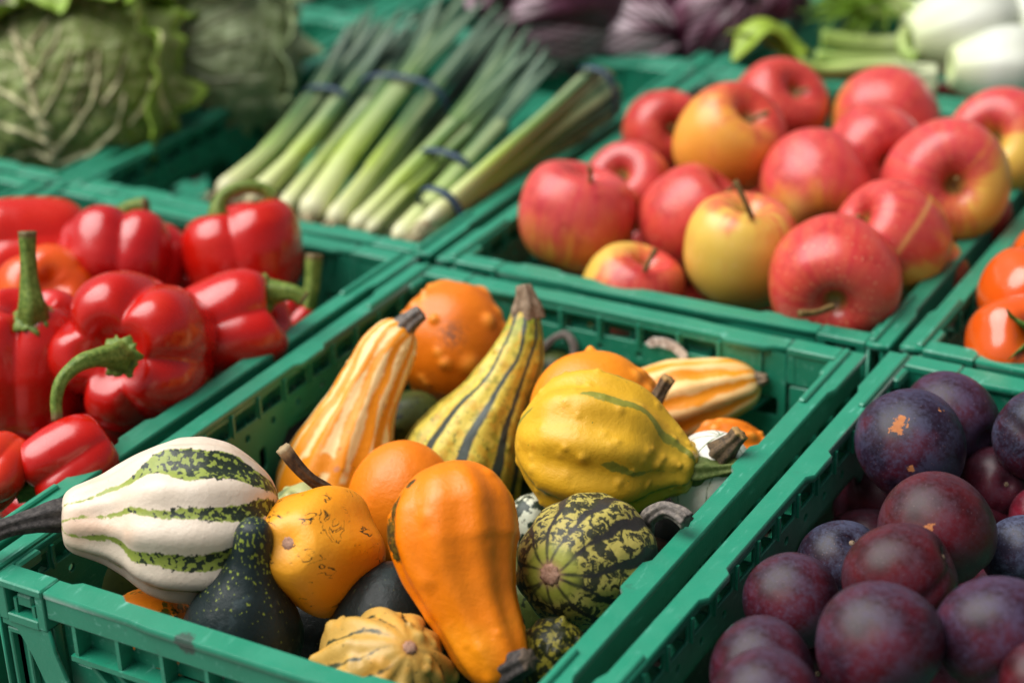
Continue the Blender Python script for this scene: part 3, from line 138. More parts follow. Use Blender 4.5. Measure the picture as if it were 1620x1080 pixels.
{'kind': 'pepper', 'label': 'deep red pepper in the shaded lower layer of the pepper crate, half hidden under others', 'c': (-0.2156, -0.0927, -0.05), 'r': 0.02894, 'ax': (-0.877, 0.321, 0.358), 'col': 'shade', 'lobes': 4, 'sc': (1, 1), 'seed': 24, 'ref': (0.458, -0.772, 0.44), 'group': 'peppers in the shaded lower layer'},
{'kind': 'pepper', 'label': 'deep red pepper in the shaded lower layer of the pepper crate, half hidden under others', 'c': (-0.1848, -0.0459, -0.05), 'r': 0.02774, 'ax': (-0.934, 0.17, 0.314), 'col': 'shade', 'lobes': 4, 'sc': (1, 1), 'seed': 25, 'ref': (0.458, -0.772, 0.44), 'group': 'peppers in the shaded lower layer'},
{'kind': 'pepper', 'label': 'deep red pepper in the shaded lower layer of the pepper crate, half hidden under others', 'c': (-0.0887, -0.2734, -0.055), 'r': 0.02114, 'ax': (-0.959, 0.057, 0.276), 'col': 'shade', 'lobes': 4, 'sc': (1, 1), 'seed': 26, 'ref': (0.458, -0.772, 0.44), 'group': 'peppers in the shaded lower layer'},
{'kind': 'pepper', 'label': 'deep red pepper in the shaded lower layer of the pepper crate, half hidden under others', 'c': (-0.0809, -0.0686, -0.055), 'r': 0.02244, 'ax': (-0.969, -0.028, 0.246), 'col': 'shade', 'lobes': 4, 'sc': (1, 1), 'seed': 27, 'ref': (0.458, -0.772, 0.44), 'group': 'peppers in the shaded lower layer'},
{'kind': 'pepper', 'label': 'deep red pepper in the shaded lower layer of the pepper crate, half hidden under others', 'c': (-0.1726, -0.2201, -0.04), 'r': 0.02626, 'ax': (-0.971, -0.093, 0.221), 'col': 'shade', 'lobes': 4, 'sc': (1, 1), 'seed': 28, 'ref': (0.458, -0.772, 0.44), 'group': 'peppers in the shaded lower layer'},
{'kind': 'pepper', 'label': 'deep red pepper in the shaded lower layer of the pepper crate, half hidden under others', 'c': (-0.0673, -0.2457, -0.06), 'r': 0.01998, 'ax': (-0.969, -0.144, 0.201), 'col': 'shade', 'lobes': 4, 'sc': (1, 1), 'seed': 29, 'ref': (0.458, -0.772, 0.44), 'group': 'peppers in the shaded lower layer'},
{'kind': 'tomato', 'label': 'orange-red tomato at the near left corner of its crate, green star calyx facing right', 'c': (0.3669, 0.0427, -0.004), 'r': 0.02994, 'ax': (0.563, -0.526, 0.638), 'col': 'tom', 'ref': (0.458, -0.772, 0.44)},
{'kind': 'tomato', 'label': 'orange-red tomato in the second row behind the one with the green calyx', 'c': (0.3575, 0.0997, 0.0), 'r': 0.03116, 'ax': (0.387, 0.212, 0.897), 'col': 'tom', 'ref': (0.458, -0.772, 0.44)},
{'kind': 'tomato', 'label': 'orange tomato just showing at the right edge by the crate rim', 'c': (0.3553, 0.1509, 0.0), 'r': 0.02608, 'ax': (0.387, 0.212, 0.897), 'col': 'tom', 'ref': (0.458, -0.772, 0.44)},
{'kind': 'tomato', 'label': 'orange-red tomato further inside the right-hand crate, beyond the two at the corner', 'c': (0.4103, 0.1327, -0.04), 'r': 0.03165, 'ax': (0.387, 0.212, 0.897), 'col': 'tom', 'group': 'tomatoes further inside the right crate', 'ref': (0.458, -0.772, 0.44)},
{'kind': 'tomato', 'label': 'orange-red tomato further inside the right-hand crate, beyond the two at the corner', 'c': (0.3841, 0.1855, -0.03), 'r': 0.03292, 'ax': (0.387, 0.212, 0.897), 'col': 'tom', 'group': 'tomatoes further inside the right crate', 'ref': (0.458, -0.772, 0.44)},
{'kind': 'tomato', 'label': 'orange-red tomato further inside the right-hand crate, beyond the two at the corner', 'c': (0.4474, 0.0708, -0.04), 'r': 0.02995, 'ax': (0.387, 0.212, 0.897), 'col': 'tom', 'group': 'tomatoes further inside the right crate', 'ref': (0.458, -0.772, 0.44)},
{'kind': 'tomato', 'label': 'orange-red tomato further inside the right-hand crate, beyond the two at the corner', 'c': (0.3564, 0.2592, -0.03), 'r': 0.03475, 'ax': (0.387, 0.212, 0.897), 'col': 'tom', 'group': 'tomatoes further inside the right crate', 'ref': (0.458, -0.772, 0.44)},
{'kind': 'tomato', 'label': 'shaded tomato low in the near corner under the front tomatoes', 'c': (0.3721, 0.1367, -0.05), 'r': 0.03077, 'ax': (0.387, 0.212, 0.897), 'col': 'tom', 'ref': (0.458, -0.772, 0.44)}]
VEG = [
{'kind': 'leek', 'label': 'greyish leek at the far left of its crate, white root end against the near rim', 'pts': [(-0.2044, 0.0557, -0.012), (-0.1987, 0.1064, 0.0024), (-0.2076, 0.1812, 0.02)], 'r': 0.00796, 'dark': 0.3, 'leaves': [[(-0.2076, 0.1812, 0.02), (-0.23, 0.2439, 0.032), (-0.2444, 0.3037, 0.044)], [(-0.2076, 0.1812, 0.02), (-0.2261, 0.233, 0.032), (-0.2321, 0.2678, 0.048)], [(-0.2076, 0.1812, 0.02), (-0.2164, 0.2414, 0.032), (-0.2086, 0.2726, 0.052)]]},
{'kind': 'leek', 'label': 'grey-green leek second from the left, partly under its neighbour', 'pts': [(-0.1974, 0.0653, -0.022), (-0.2069, 0.1342, -0.0085), (-0.2112, 0.2015, 0.008)], 'r': 0.00757, 'dark': 0.3, 'leaves': [[(-0.2112, 0.2015, 0.008), (-0.2324, 0.27, 0.02), (-0.2457, 0.3364, 0.032)], [(-0.2112, 0.2015, 0.008), (-0.2419, 0.2788, 0.02), (-0.2621, 0.3434, 0.036)]]},
{'kind': 'leek', 'label': 'leek with a pale bent root end, third from the left', 'pts': [(-0.1769, 0.0555, -0.012), (-0.1762, 0.1097, 0.0024), (-0.188, 0.1898, 0.02)], 'r': 0.00789, 'dark': 0.4, 'leaves': [[(-0.188, 0.1898, 0.02), (-0.2095, 0.2612, 0.032), (-0.2233, 0.3311, 0.044)], [(-0.188, 0.1898, 0.02), (-0.1982, 0.2409, 0.032), (-0.1957, 0.2745, 0.048)], [(-0.188, 0.1898, 0.02), (-0.197, 0.2581, 0.032), (-0.1902, 0.2982, 0.052)]]},
{'kind': 'leek', 'label': 'slim leek left of the thick bright leek', 'pts': [(-0.1557, 0.061, -0.018), (-0.1655, 0.1291, -0.0027), (-0.1711, 0.202, 0.016)], 'r': 0.00656, 'dark': 0.35, 'leaves': [[(-0.1711, 0.202, 0.016), (-0.197, 0.2843, 0.028), (-0.2163, 0.3673, 0.04)], [(-0.1711, 0.202, 0.016), (-0.1968, 0.2716, 0.028), (-0.2116, 0.3267, 0.044)]]},
{'kind': 'leek', 'label': 'thick bright leek with a broad yellow-white shaft in the middle bundle', 'pts': [(-0.1242, 0.0472, -0.012), (-0.1352, 0.1153, 0.0069), (-0.1459, 0.2076, 0.03)], 'r': 0.00944, 'dark': 0.5, 'leaves': [[(-0.1459, 0.2076, 0.03), (-0.1702, 0.2913, 0.042), (-0.1878, 0.3759, 0.054)], [(-0.1459, 0.2076, 0.03), (-0.1534, 0.277, 0.042), (-0.149, 0.3303, 0.058)], [(-0.1459, 0.2076, 0.03), (-0.1725, 0.2816, 0.042), (-0.1851, 0.3284, 0.062)]]},
{'kind': 'leek', 'label': 'narrow leek lying low behind the thick bright one', 'pts': [(-0.1561, 0.0771, -0.026), (-0.1615, 0.1381, -0.0125), (-0.1655, 0.2109, 0.004)], 'r': 0.0062, 'dark': 0.3, 'leaves': [[(-0.1655, 0.2109, 0.004), (-0.1932, 0.2917, 0.016), (-0.2145, 0.3731, 0.028)], [(-0.1655, 0.2109, 0.004), (-0.1931, 0.3046, 0.016), (-0.2116, 0.3886, 0.032)]]},
{'kind': 'leek', 'label': 'pale slim leek just right of the thick bright one', 'pts': [(-0.1058, 0.0488, -0.014), (-0.1117, 0.1138, 0.0031), (-0.1213, 0.1991, 0.024)], 'r': 0.00726, 'dark': 0.45, 'leaves': [[(-0.1213, 0.1991, 0.024), (-0.1404, 0.2817, 0.036), (-0.1525, 0.3651, 0.048)], [(-0.1213, 0.1991, 0.024), (-0.1331, 0.264, 0.036), (-0.1337, 0.3132, 0.052)], [(-0.1213, 0.1991, 0.024), (-0.1275, 0.2747, 0.036), (-0.1194, 0.3228, 0.056)]]},
{'kind': 'leek', 'label': 'dull green leek squeezed under the pale slim one', 'pts': [(-0.1143, 0.0741, -0.028), (-0.1201, 0.1437, -0.0127), (-0.1205, 0.2172, 0.006)], 'r': 0.00654, 'dark': 0.28, 'leaves': [[(-0.1205, 0.2172, 0.006), (-0.1372, 0.2885, 0.018), (-0.1464, 0.3581, 0.03)], [(-0.1205, 0.2172, 0.006), (-0.1387, 0.3045, 0.018), (-0.1472, 0.3802, 0.034)]]},
{'kind': 'leek', 'label': 'yellow-green leek in the middle of its crate, long leaf reaching over the far rim', 'pts': [(-0.0884, 0.05, -0.016), (-0.086, 0.1099, 0.0002), (-0.0799, 0.1711, 0.02)], 'r': 0.00722, 'dark': 0.5, 'leaves': [[(-0.0799, 0.1711, 0.02), (-0.0965, 0.2486, 0.032), (-0.1063, 0.3264, 0.044)], [(-0.0799, 0.1711, 0.02), (-0.0813, 0.2318, 0.032), (-0.0718, 0.2766, 0.048)], [(-0.0799, 0.1711, 0.02), (-0.1017, 0.2543, 0.032), (-0.1116, 0.3137, 0.052)]]},
{'kind': 'leek', 'label': 'thin pale leek beside the yellow-green one in the middle', 'pts': [(-0.0797, 0.0521, -0.018), (-0.0788, 0.1147, -0.0027), (-0.0707, 0.1729, 0.016)], 'r': 0.00552, 'dark': 0.6, 'leaves': [[(-0.0707, 0.1729, 0.016), (-0.077, 0.2272, 0.028), (-0.0752, 0.2773, 0.04)], [(-0.0707, 0.1729, 0.016), (-0.0874, 0.2419, 0.028), (-0.0943, 0.2971, 0.044)]]},
{'kind': 'leek', 'label': 'dark leek lying deeper between the two right-hand bundles', 'pts': [(-0.0795, 0.068, -0.026), (-0.081, 0.1425, -0.0107), (-0.0739, 0.2025, 0.008)], 'r': 0.00687, 'dark': 0.25, 'leaves': [[(-0.0739, 0.2025, 0.008), (-0.0797, 0.2551, 0.02), (-0.0773, 0.3031, 0.032)], [(-0.0739, 0.2025, 0.008), (-0.0908, 0.2699, 0.02), (-0.098, 0.3229, 0.036)]]},
{'kind': 'leek', 'label': 'leek with a white rooty end at the near right corner, green leaf laid along it', 'pts': [(-0.048, 0.0395, -0.012), (-0.0522, 0.1152, 0.0015), (-0.0547, 0.1883, 0.018)], 'r': 0.00666, 'dark': 0.32, 'leaves': [[(-0.0547, 0.1883, 0.018), (-0.0565, 0.2299, 0.03), (-0.05, 0.2655, 0.042)], [(-0.0547, 0.1883, 0.018), (-0.0649, 0.2415, 0.03), (-0.0647, 0.2781, 0.046)]]},
{'kind': 'leek', 'label': 'pale thick leek of the right-hand bundle, cut square at its leafy end', 'pts': [(-0.0333, 0.0413, -0.01), (-0.0258, 0.1118, 0.008), (-0.0205, 0.1916, 0.022), (-0.0139, 0.2711, 0.034)], 'r': 0.0087, 'dark': 0.7, 'leaves': []},
{'kind': 'leek', 'label': 'second leek of the right-hand bundle, yellow-green and cut square', 'pts': [(-0.0356, 0.0668, -0.014), (-0.0242, 0.13, 0.004), (-0.0162, 0.2001, 0.016), (-0.0036, 0.264, 0.028)], 'r': 0.00758, 'dark': 0.6, 'leaves': []},
{'kind': 'leek', 'label': 'upper leek of the right-hand bundle, pale and streaky', 'pts': [(-0.0288, 0.0477, 0.0), (-0.0217, 0.1181, 0.016), (-0.018, 0.193, 0.028), (-0.0159, 0.2602, 0.04)], 'r': 0.00621, 'dark': 0.5, 'leaves': []},
{'kind': 'leek', 'label': 'dark green leek under the right-hand bundle beside the rim', 'pts': [(-0.0443, 0.1132, -0.024), (-0.0274, 0.1567, -0.008), (-0.0133, 0.2101, 0.004), (0.0011, 0.2584, 0.016)], 'r': 0.00783, 'dark': 0.3, 'leaves': []},
{'kind': 'leek', 'label': 'dark slim leek at the outer side of the right-hand bundle', 'pts': [(-0.0409, 0.0944, -0.02), (-0.0263, 0.1461, -0.004), (-0.0133, 0.2037, 0.01), (0.0002, 0.2633, 0.022)], 'r': 0.00601, 'dark': 0.3, 'leaves': []},
{'kind': 'band', 'label': 'blue rubber band round the left leek bundle', 'c': (-0.1982, 0.1824, 0.0116), 'ax': (-0.106, 0.968, 0.226), 'ru': 0.02068, 'rv': 0.01714},
{'kind': 'band', 'label': 'dark blue rubber band round the tops of the middle leek bundle', 'c': (-0.1454, 0.2028, 0.0153), 'ax': (-0.072, 0.968, 0.239), 'ru': 0.03678, 'rv': 0.02372},
{'kind': 'band', 'label': 'blue rubber band round the leeks of the inner right bundle', 'c': (-0.0681, 0.1349, -0.0021), 'ax': (0.072, 0.957, 0.28), 'ru': 0.02407, 'rv': 0.01806},
{'kind': 'band', 'label': 'dark blue rubber band near the cut end of the right-hand leek bundle', 'c': (-0.0089, 0.2499, 0.026), 'ax': (0.149, 0.972, 0.183), 'ru': 0.01734, 'rv': 0.02194},
{'kind': 'band', 'label': 'dark blue rubber band at the white root ends in the near right corner', 'c': (-0.034, 0.075, -0.009), 'ax': (0.152, 0.955, 0.254), 'ru': 0.01895, 'rv': 0.02463},
{'kind': 'cabbage', 'label': 'savoy cabbage with a thick branching pale midrib, at the left edge of the picture', 'c': (-0.3707, 0.1093, 0.03), 'rx': 0.0852, 'ry': 0.0767, 's': 0.0004734, 'right': (0.8682, 0.4949, -0.0361), 'down': (0.1897, -0.3983, -0.8974), 'fwd': (-0.4585, 0.7723, -0.4397), 'edge': 1, 'seed': 1, 'veins': [(9, [(-22, 146), (-36, 75), (-52, 12), (-70, -38), (-84, -95)]), (6, [(-26, 126), (10, 94), (44, 52), (56, 10), (56, -30)]), (5, [(-36, 75), (-10, 38), (8, 2), (18, -30)]), (6, [(-24, 140), (36, 120), (80, 82), (92, 35)]), (5, [(-52, 22), (-28, -10), (-8, -45), (-2, -85)]), (5, [(-20, 90), (-65, 45), (-110, 20), (-150, 10)]), (5, [(-10, 118), (-70, 85), (-120, 75), (-165, 75)]), (4, [(-45, -30), (-85, -60), (-120, -75)]), (4, [(-50, -40), (-25, -75), (-15, -110)]), (4, [(-33, 10), (-80, -25), (-125, -35)]), (3, [(60, 50), (85, 15), (95, -25)]), (3, [(30, 90), (20, 60), (38, 20)]), (3, [(62, 50), (40, 10), (45, -30)]), (4, [(0, 138), (-60, 120), (-110, 125)]), (3, [(95, 80), (125, 40), (135, 0)])]},
{'kind': 'cabbage', 'label': 'grey-green savoy cabbage leaning behind the one with the branching midrib', 'c': (-0.3133, 0.2198, 0.03), 'rx': 0.057, 'ry': 0.0669, 's': 0.0004918, 'right': (0.8682, 0.4949, -0.0361), 'down': (0.1897, -0.3983, -0.8974), 'fwd': (-0.4585, 0.7723, -0.4397), 'edge': 0, 'seed': 2, 'veins': [(7, [(-95, 30), (-70, -20), (-45, -60), (-20, -100)]), (4, [(-80, 0), (-30, -20), (30, -50), (60, -80)]), (3, [(-90, 20), (-20, 15), (50, -5), (90, -20)]), (3, [(-92, 28), (-20, 60), (60, 55)]), (3, [(-60, -40), (0, -70), (30, -105)])]},
{'kind': 'radicchio', 'label': 'dark purple radicchio head with white ribs, at the top of the picture behind the leeks', 'c': (-0.1355, 0.422, 0.03), 'r': 0.0612, 'ax': (-0.482, -0.874, -0.068), 'seed': 1, 'pale': 0.45},
{'kind': 'radicchio', 'label': 'frilly pink-veined radicchio lying low at the near rim of its crate', 'c': (-0.0877, 0.4463, 0.0), 'r': 0.0453, 'ax': (0.981, 0.119, 0.155), 'seed': 2, 'pale': 0.75},
{'kind': 'radicchio', 'label': 'small mauve radicchio in the near right corner of its crate', 'c': (-0.0173, 0.4719, 0.012), 'r': 0.0372, 'ax': (0.663, -0.018, 0.749), 'seed': 3, 'pale': 0.2},
{'kind': 'radicchio', 'label': 'deep purple radicchio at the back by the right rim of its crate', 'c': (-0.0077, 0.5595, 0.01), 'r': 0.0366, 'ax': (0.423, 0.101, 0.901), 'seed': 4, 'pale': 0.2},
{'kind': 'radicchio', 'label': 'dark ribbed radicchio squeezed at the near left of its crate', 'c': (-0.1647, 0.4511, -0.01), 'r': 0.0332, 'ax': (0.442, 0.186, 0.877), 'seed': 6, 'pale': 0.3},
{'kind': 'radicchio', 'label': 'blackish purple radicchio between the ribbed head and the mauve one', 'c': (-0.1084, 0.5415, 0.01), 'r': 0.0461, 'ax': (0.439, -0.205, 0.875), 'seed': 5, 'pale': 0.1},
{'kind': 'fennel', 'label': 'big white fennel bulb at the top right, pale stalks pointing left', 'c': (0.1915, 0.4982, 0.03), 'r': 0.0487, 'ax': (-0.759, -0.642, -0.104), 'seed': 1, 'ref': (0.458, -0.772, 0.44), 'stalks': [{'pts': [(0.1613, 0.4771, 0.0243), (0.1415, 0.4623, 0.0191), (0.1159, 0.4482, 0.021), (0.0898, 0.4353, 0.0256)], 'r': 0.00827, 'leaf': 0}, {'pts': [(0.1687, 0.4729, 0.0093), (0.144, 0.4569, 0.0069), (0.1143, 0.4404, 0.009), (0.0884, 0.4271, 0.0126)], 'r': 0.0073, 'leaf': 0}, {'pts': [(0.163, 0.4825, 0.0321), (0.1473, 0.4587, 0.0295), (0.1553, 0.4449, 0.0195), (0.164, 0.4419, 0.0166)], 'r': 0.00487, 'leaf': 0}, {'pts': [(0.1587, 0.4825, 0.0366), (0.1362, 0.4734, 0.044), (0.1196, 0.4631, 0.0434), (0.1015, 0.456, 0.0498)], 'r': 0.00535, 'leaf': 2}, {'pts': [(0.1578, 0.4844, 0.0409), (0.135, 0.4759, 0.0497), (0.1146, 0.4623, 0.0471)], 'r': 0.00438, 'leaf': 2}]},
{'kind': 'fennel', 'label': 'white fennel bulb lying low behind the apples, stalks and a yellow-green leaf reaching left', 'c': (0.234, 0.4531, 0.014), 'r': 0.0396, 'ax': (-0.877, -0.474, 0.082), 'seed': 2, 'ref': (0.458, -0.772, 0.44), 'stalks': [{'pts': [(0.1857, 0.4232, 0.0118), (0.1525, 0.4053, 0.0149), (0.1233, 0.39, 0.0186), (0.1013, 0.3761, 0.017)], 'r': 0.00708, 'leaf': 0}, {'pts': [(0.1868, 0.4207, 0.0063), (0.162, 0.4073, 0.0086), (0.1379, 0.3922, 0.0071)], 'r': 0.00566, 'leaf': 0}, {'pts': [(0.1848, 0.4251, 0.016), (0.1465, 0.3939, 0.024), (0.1144, 0.3744, 0.0232), (0.0978, 0.3678, 0.0289)], 'r': 0.00425, 'leaf': 1}]},
{'kind': 'fennel', 'label': 'white fennel bulb at the right edge of the picture, beside the other two bulbs', 'c': (0.2444, 0.5242, 0.03), 'r': 0.0461, 'ax': (-0.3, -0.853, -0.428), 'seed': 3, 'ref': (0.458, -0.772, 0.44), 'stalks': []},
{'kind': 'greens', 'label': 'bunch of leafy greens in the back crate behind the leeks', 'c': (-0.4022, 0.5211, 0.0), 'r': 0.0465, 'seed': 1},
{'kind': 'greens', 'label': 'bunch of leafy greens at the top left edge of the back crate', 'c': (-0.492, 0.5069, 0.0), 'r': 0.0414, 'seed': 2}]
# ---------------- object helpers ----------------
def link(name, me, parent=None, loc=None):
    o = bpy.data.objects.new(name, me); COL.objects.link(o)
    if parent: o.parent = parent
    if loc is not None: o.location = loc
    return o
def tag(o, label, cat, group=None, kind=None):
    o['label'] = label
    if cat: o['category'] = cat
    if group: o['group'] = group
    if kind: o['kind'] = kind
    return o
def mesh(name, V, F, mat, smooth=True, attrs=None):
    me = bpy.data.meshes.new(name); V = np.asarray(V, float)
    me.from_pydata(V.tolist(), [], F if isinstance(F, list) else F.tolist())
    if smooth: me.polygons.foreach_set('use_smooth', np.ones(len(me.polygons), bool))
    for k, a in (attrs or {}).items():
        at = me.attributes.new(k, 'FLOAT', 'POINT'); at.data.foreach_set('value', np.asarray(a, np.float32))
    if mat: me.materials.append(mat)
    me.update(); return me
def bm_mesh(name, bm, mat, smooth=False):
    me = bpy.data.meshes.new(name); bm.to_mesh(me); bm.free(); me.materials.append(mat)
    if smooth: me.polygons.foreach_set('use_smooth', np.ones(len(me.polygons), bool))
    return me
def nz(P, k, seed, n=10):                                   # smooth random field, k in 1/m
    r = np.random.default_rng(seed); o = np.zeros(len(P))
    for _ in range(n):
        d = r.normal(size=3); d *= k*r.uniform(.5, 1.5)/np.linalg.norm(d)
        o += np.sin(P@d+r.uniform(0, 6.28))
    return o/math.sqrt(n)
def pchip(x, y, q):
    x = np.asarray(x, float); y = np.asarray(y, float); h = np.diff(x); d = np.diff(y)/h; m = np.zeros(len(x))
    for i in range(1, len(x)-1):
        if d[i-1]*d[i] > 0:
            a, b = 2*h[i]+h[i-1], h[i]+2*h[i-1]; m[i] = (a+b)/(a/d[i-1]+b/d[i])
    if len(x) > 2:
        for i, (h0, h1, d0, d1) in ((0, (h[0], h[1], d[0], d[1])), (-1, (h[-1], h[-2], d[-1], d[-2]))):
            e = ((2*h0+h1)*d0-h0*d1)/(h0+h1)
            m[i] = 0 if e*d0 <= 0 else (3*d0 if d0*d1 < 0 and abs(e) > 3*abs(d0) else e)
    else: m[:] = d[0]
    i = np.clip(np.searchsorted(x, q)-1, 0, len(h)-1); t = (q-x[i])/h[i]
    return (1+2*t)*(1-t)**2*y[i]+t*(1-t)**2*h[i]*m[i]+t*t*(3-2*t)*y[i+1]+t*t*(t-1)*h[i]*m[i+1]
def spline(P, n, tq=None):                                   # Catmull-Rom by arc length
    P = np.asarray(P, float); s = np.r_[0, np.cumsum(np.linalg.norm(np.diff(P, axis=0), axis=1))]; s /= s[-1]
    if len(P) == 2: q = np.linspace(0, 1, n) if tq is None else tq; return P[0]+np.outer(q, P[1]-P[0])
    t = np.linspace(0, 1, 240); M = np.gradient(P, s, axis=0)
    i = np.clip(np.searchsorted(s, t)-1, 0, len(s)-2); h = (s[i+1]-s[i])[:, None]; u = ((t-s[i])/h[:, 0])[:, None]
    C = (1+2*u)*(1-u)**2*P[i]+u*(1-u)**2*h*M[i]+u*u*(3-2*u)*P[i+1]+u*u*(u-1)*h*M[i+1]
    a = np.r_[0, np.cumsum(np.linalg.norm(np.diff(C, axis=0), axis=1))]; a /= a[-1]
    q = np.linspace(0, 1, n) if tq is None else tq
    return np.stack([np.interp(q, a, C[:, k]) for k in range(3)], 1)
def unit(v): v = np.asarray(v, float); return v/np.maximum(np.linalg.norm(v, axis=-1, keepdims=True), 1e-9)
def frames(Cc, ref):
    T = unit(np.gradient(Cc, axis=0)); N = unit(ref-(T@ref)[:, None]*T); return T, N, np.cross(N, T)
def grid_faces(nv, nu, c0, c1):                             # rings of nu, poles c0/c1
    i = np.arange(nv-1)[:, None]*nu; j = np.arange(nu)[None, :]; k = (j+1) % nu
    F = np.stack([i+j, i+k, i+nu+k, i+nu+j], -1).reshape(-1, 4).tolist()
    for a in range(nu):
        b = (a+1) % nu
        if c0 is not None: F.append([c0, b, a])
        if c1 is not None: F.append([c1, (nv-1)*nu+a, (nv-1)*nu+b])
    return F
def normals(V, nv, nu):
    G = V[:nv*nu].reshape(nv, nu, 3); du = np.roll(G, -1, 1)-np.roll(G, 1, 1); dv = np.gradient(G, axis=0)
    return unit(np.cross(dv, du)).reshape(-1, 3)
def tube(name, pts, r, mat, nu=14, n=28, ridges=0, rd=.12, cap=True, jitter=0, seed=0, squash=1):
    pts = np.asarray(pts, float); Cc = spline(pts, n); q = np.linspace(0, 1, len(r)); R = np.interp(np.linspace(0, 1, n), q, r)
    ref = np.array((.31, -.52, .79)); T, N, B = frames(Cc, ref); th = np.arange(nu)*2*math.pi/nu
    m = 1+rd*np.cos(ridges*th) if ridges else np.ones(nu)
    V = (Cc[:, None]+R[:, None, None]*m[None, :, None]*(np.cos(th)[None, :, None]*N[:, None]+squash*np.sin(th)[None, :, None]*B[:, None])).reshape(-1, 3)
    tt = np.repeat(np.linspace(0, 1, n), nu)
    if jitter: V = V+jitter*nz(V, 400, seed)[:, None]*unit(V-np.repeat(Cc, nu, 0))
    V = np.vstack([V, Cc[:1]-T[:1]*R[0]*.25, Cc[-1:]-T[-1:]*R[-1]*.10])
    me = mesh(name, V, grid_faces(n, nu, n*nu, n*nu+1), mat, attrs={'gt': np.r_[tt, 0, 1]}); fix(me); return me
def fix(me):
    bm = bmesh.new(); bm.from_mesh(me); bmesh.ops.recalc_face_normals(bm, faces=bm.faces[:]); bm.to_mesh(me); bm.free()
# ---------------- material helper ----------------
def srgb(h):
    h = h.lstrip('#'); c = [int(h[i:i+2], 16)/255 for i in (0, 2, 4)]
    return tuple(x/12.92 if x <= .04045 else ((x+.055)/1.055)**2.4 for x in c)+(1,)
def col(c): return srgb(c) if isinstance(c, str) else tuple(c)+(1,)
class NT:
    def __init__(s, name, rough=.45, spec=.5):
        s.m = bpy.data.materials.new(name); s.m.use_nodes = True; s.t = s.m.node_tree; s.b = s.t.nodes['Principled BSDF']
        s.b.inputs['Roughness'].default_value = rough; s.b.inputs['Specular IOR Level'].default_value = spec
        s.tc = s.t.nodes.new('ShaderNodeTexCoord').outputs['Object']; s.h = None
    def set(s, sock, v):
        if hasattr(v, 'links') or hasattr(v, 'is_linked'): s.t.links.new(v, sock)
        else: sock.default_value = v
    def noise(s, scale, detail=4, rough=.55, dist=0, vec=None, stretch=None, off=0):
        n = s.t.nodes.new('ShaderNodeTexNoise'); v = vec or s.tc
        if stretch or off:
            mp = s.t.nodes.new('ShaderNodeMapping'); s.t.links.new(v, mp.inputs[0]); v = mp.outputs[0]
            if stretch: mp.inputs['Scale'].default_value = stretch
            mp.inputs['Location'].default_value = (off, off*1.3, off*.7)
        s.t.links.new(v, n.inputs['Vector']); n.inputs['Scale'].default_value = scale; n.inputs['Detail'].default_value = detail
        n.inputs['Roughness'].default_value = rough; n.inputs['Distortion'].default_value = dist; return n.outputs['Fac']
    def voro(s, scale, feature='F1', rand=1):
        n = s.t.nodes.new('ShaderNodeTexVoronoi'); n.feature = feature; s.t.links.new(s.tc, n.inputs['Vector']); n.inputs['Scale'].default_value = scale
        n.inputs['Randomness'].default_value = rand; return n.outputs['Distance']
    def math(s, op, a, b=0., c=0.):
        n = s.t.nodes.new('ShaderNodeMath'); n.operation = op
        for i, v in enumerate((a, b, c)): s.set(n.inputs[i], v)
        return n.outputs[0]
    def step(s, x, lo, hi, a=0., b=1.):
        n = s.t.nodes.new('ShaderNodeMapRange'); n.interpolation_type = 'SMOOTHSTEP'; s.set(n.inputs[0], x)
        for i, v in ((1, lo), (2, hi), (3, a), (4, b)): s.set(n.inputs[i], v)
        return n.outputs[0]
    def attr(s, name):
        n = s.t.nodes.new('ShaderNodeAttribute'); n.attribute_name = name; return n.outputs['Fac']
    def mix(s, f, a, b):
        n = s.t.nodes.new('ShaderNodeMix'); n.data_type = 'RGBA'; s.set(n.inputs[0], f)
        s.set(n.inputs[6], col(a) if isinstance(a, (str, tuple)) else a); s.set(n.inputs[7], col(b) if isinstance(b, (str, tuple)) else b); return n.outputs[2]
    def ramp(s, x, stops):
        n = s.t.nodes.new('ShaderNodeValToRGB'); s.set(n.inputs[0], x); e = n.color_ramp.elements
        while len(e) < len(stops): e.new(.5)
        for i, (p, c) in enumerate(stops): e[i].position = p; e[i].color = col(c)
        return n.outputs[0]
    def color(s, c): s.set(s.b.inputs['Base Color'], col(c) if isinstance(c, (str, tuple)) else c); return s
    def rough(s, x): s.set(s.b.inputs['Roughness'], x); return s
    def bump(s, h, dist, strength=1):
        n = s.t.nodes.new('ShaderNodeBump'); n.inputs['Distance'].default_value = dist; n.inputs['Strength'].default_value = strength
        s.set(n.inputs['Height'], h)
        if s.h: s.t.links.new(s.h, n.inputs['Normal'])
        s.h = n.outputs[0]; s.t.links.new(s.h, s.b.inputs['Normal']); return s
    def coat(s, w, r=.1): s.b.inputs['Coat Weight'].default_value = w; s.b.inputs['Coat Roughness'].default_value = r; return s
    def sss(s, w, rad, scale): s.b.inputs['Subsurface Weight'].default_value = w; s.b.inputs['Subsurface Radius'].default_value = rad; s.b.inputs['Subsurface Scale'].default_value = scale; return s

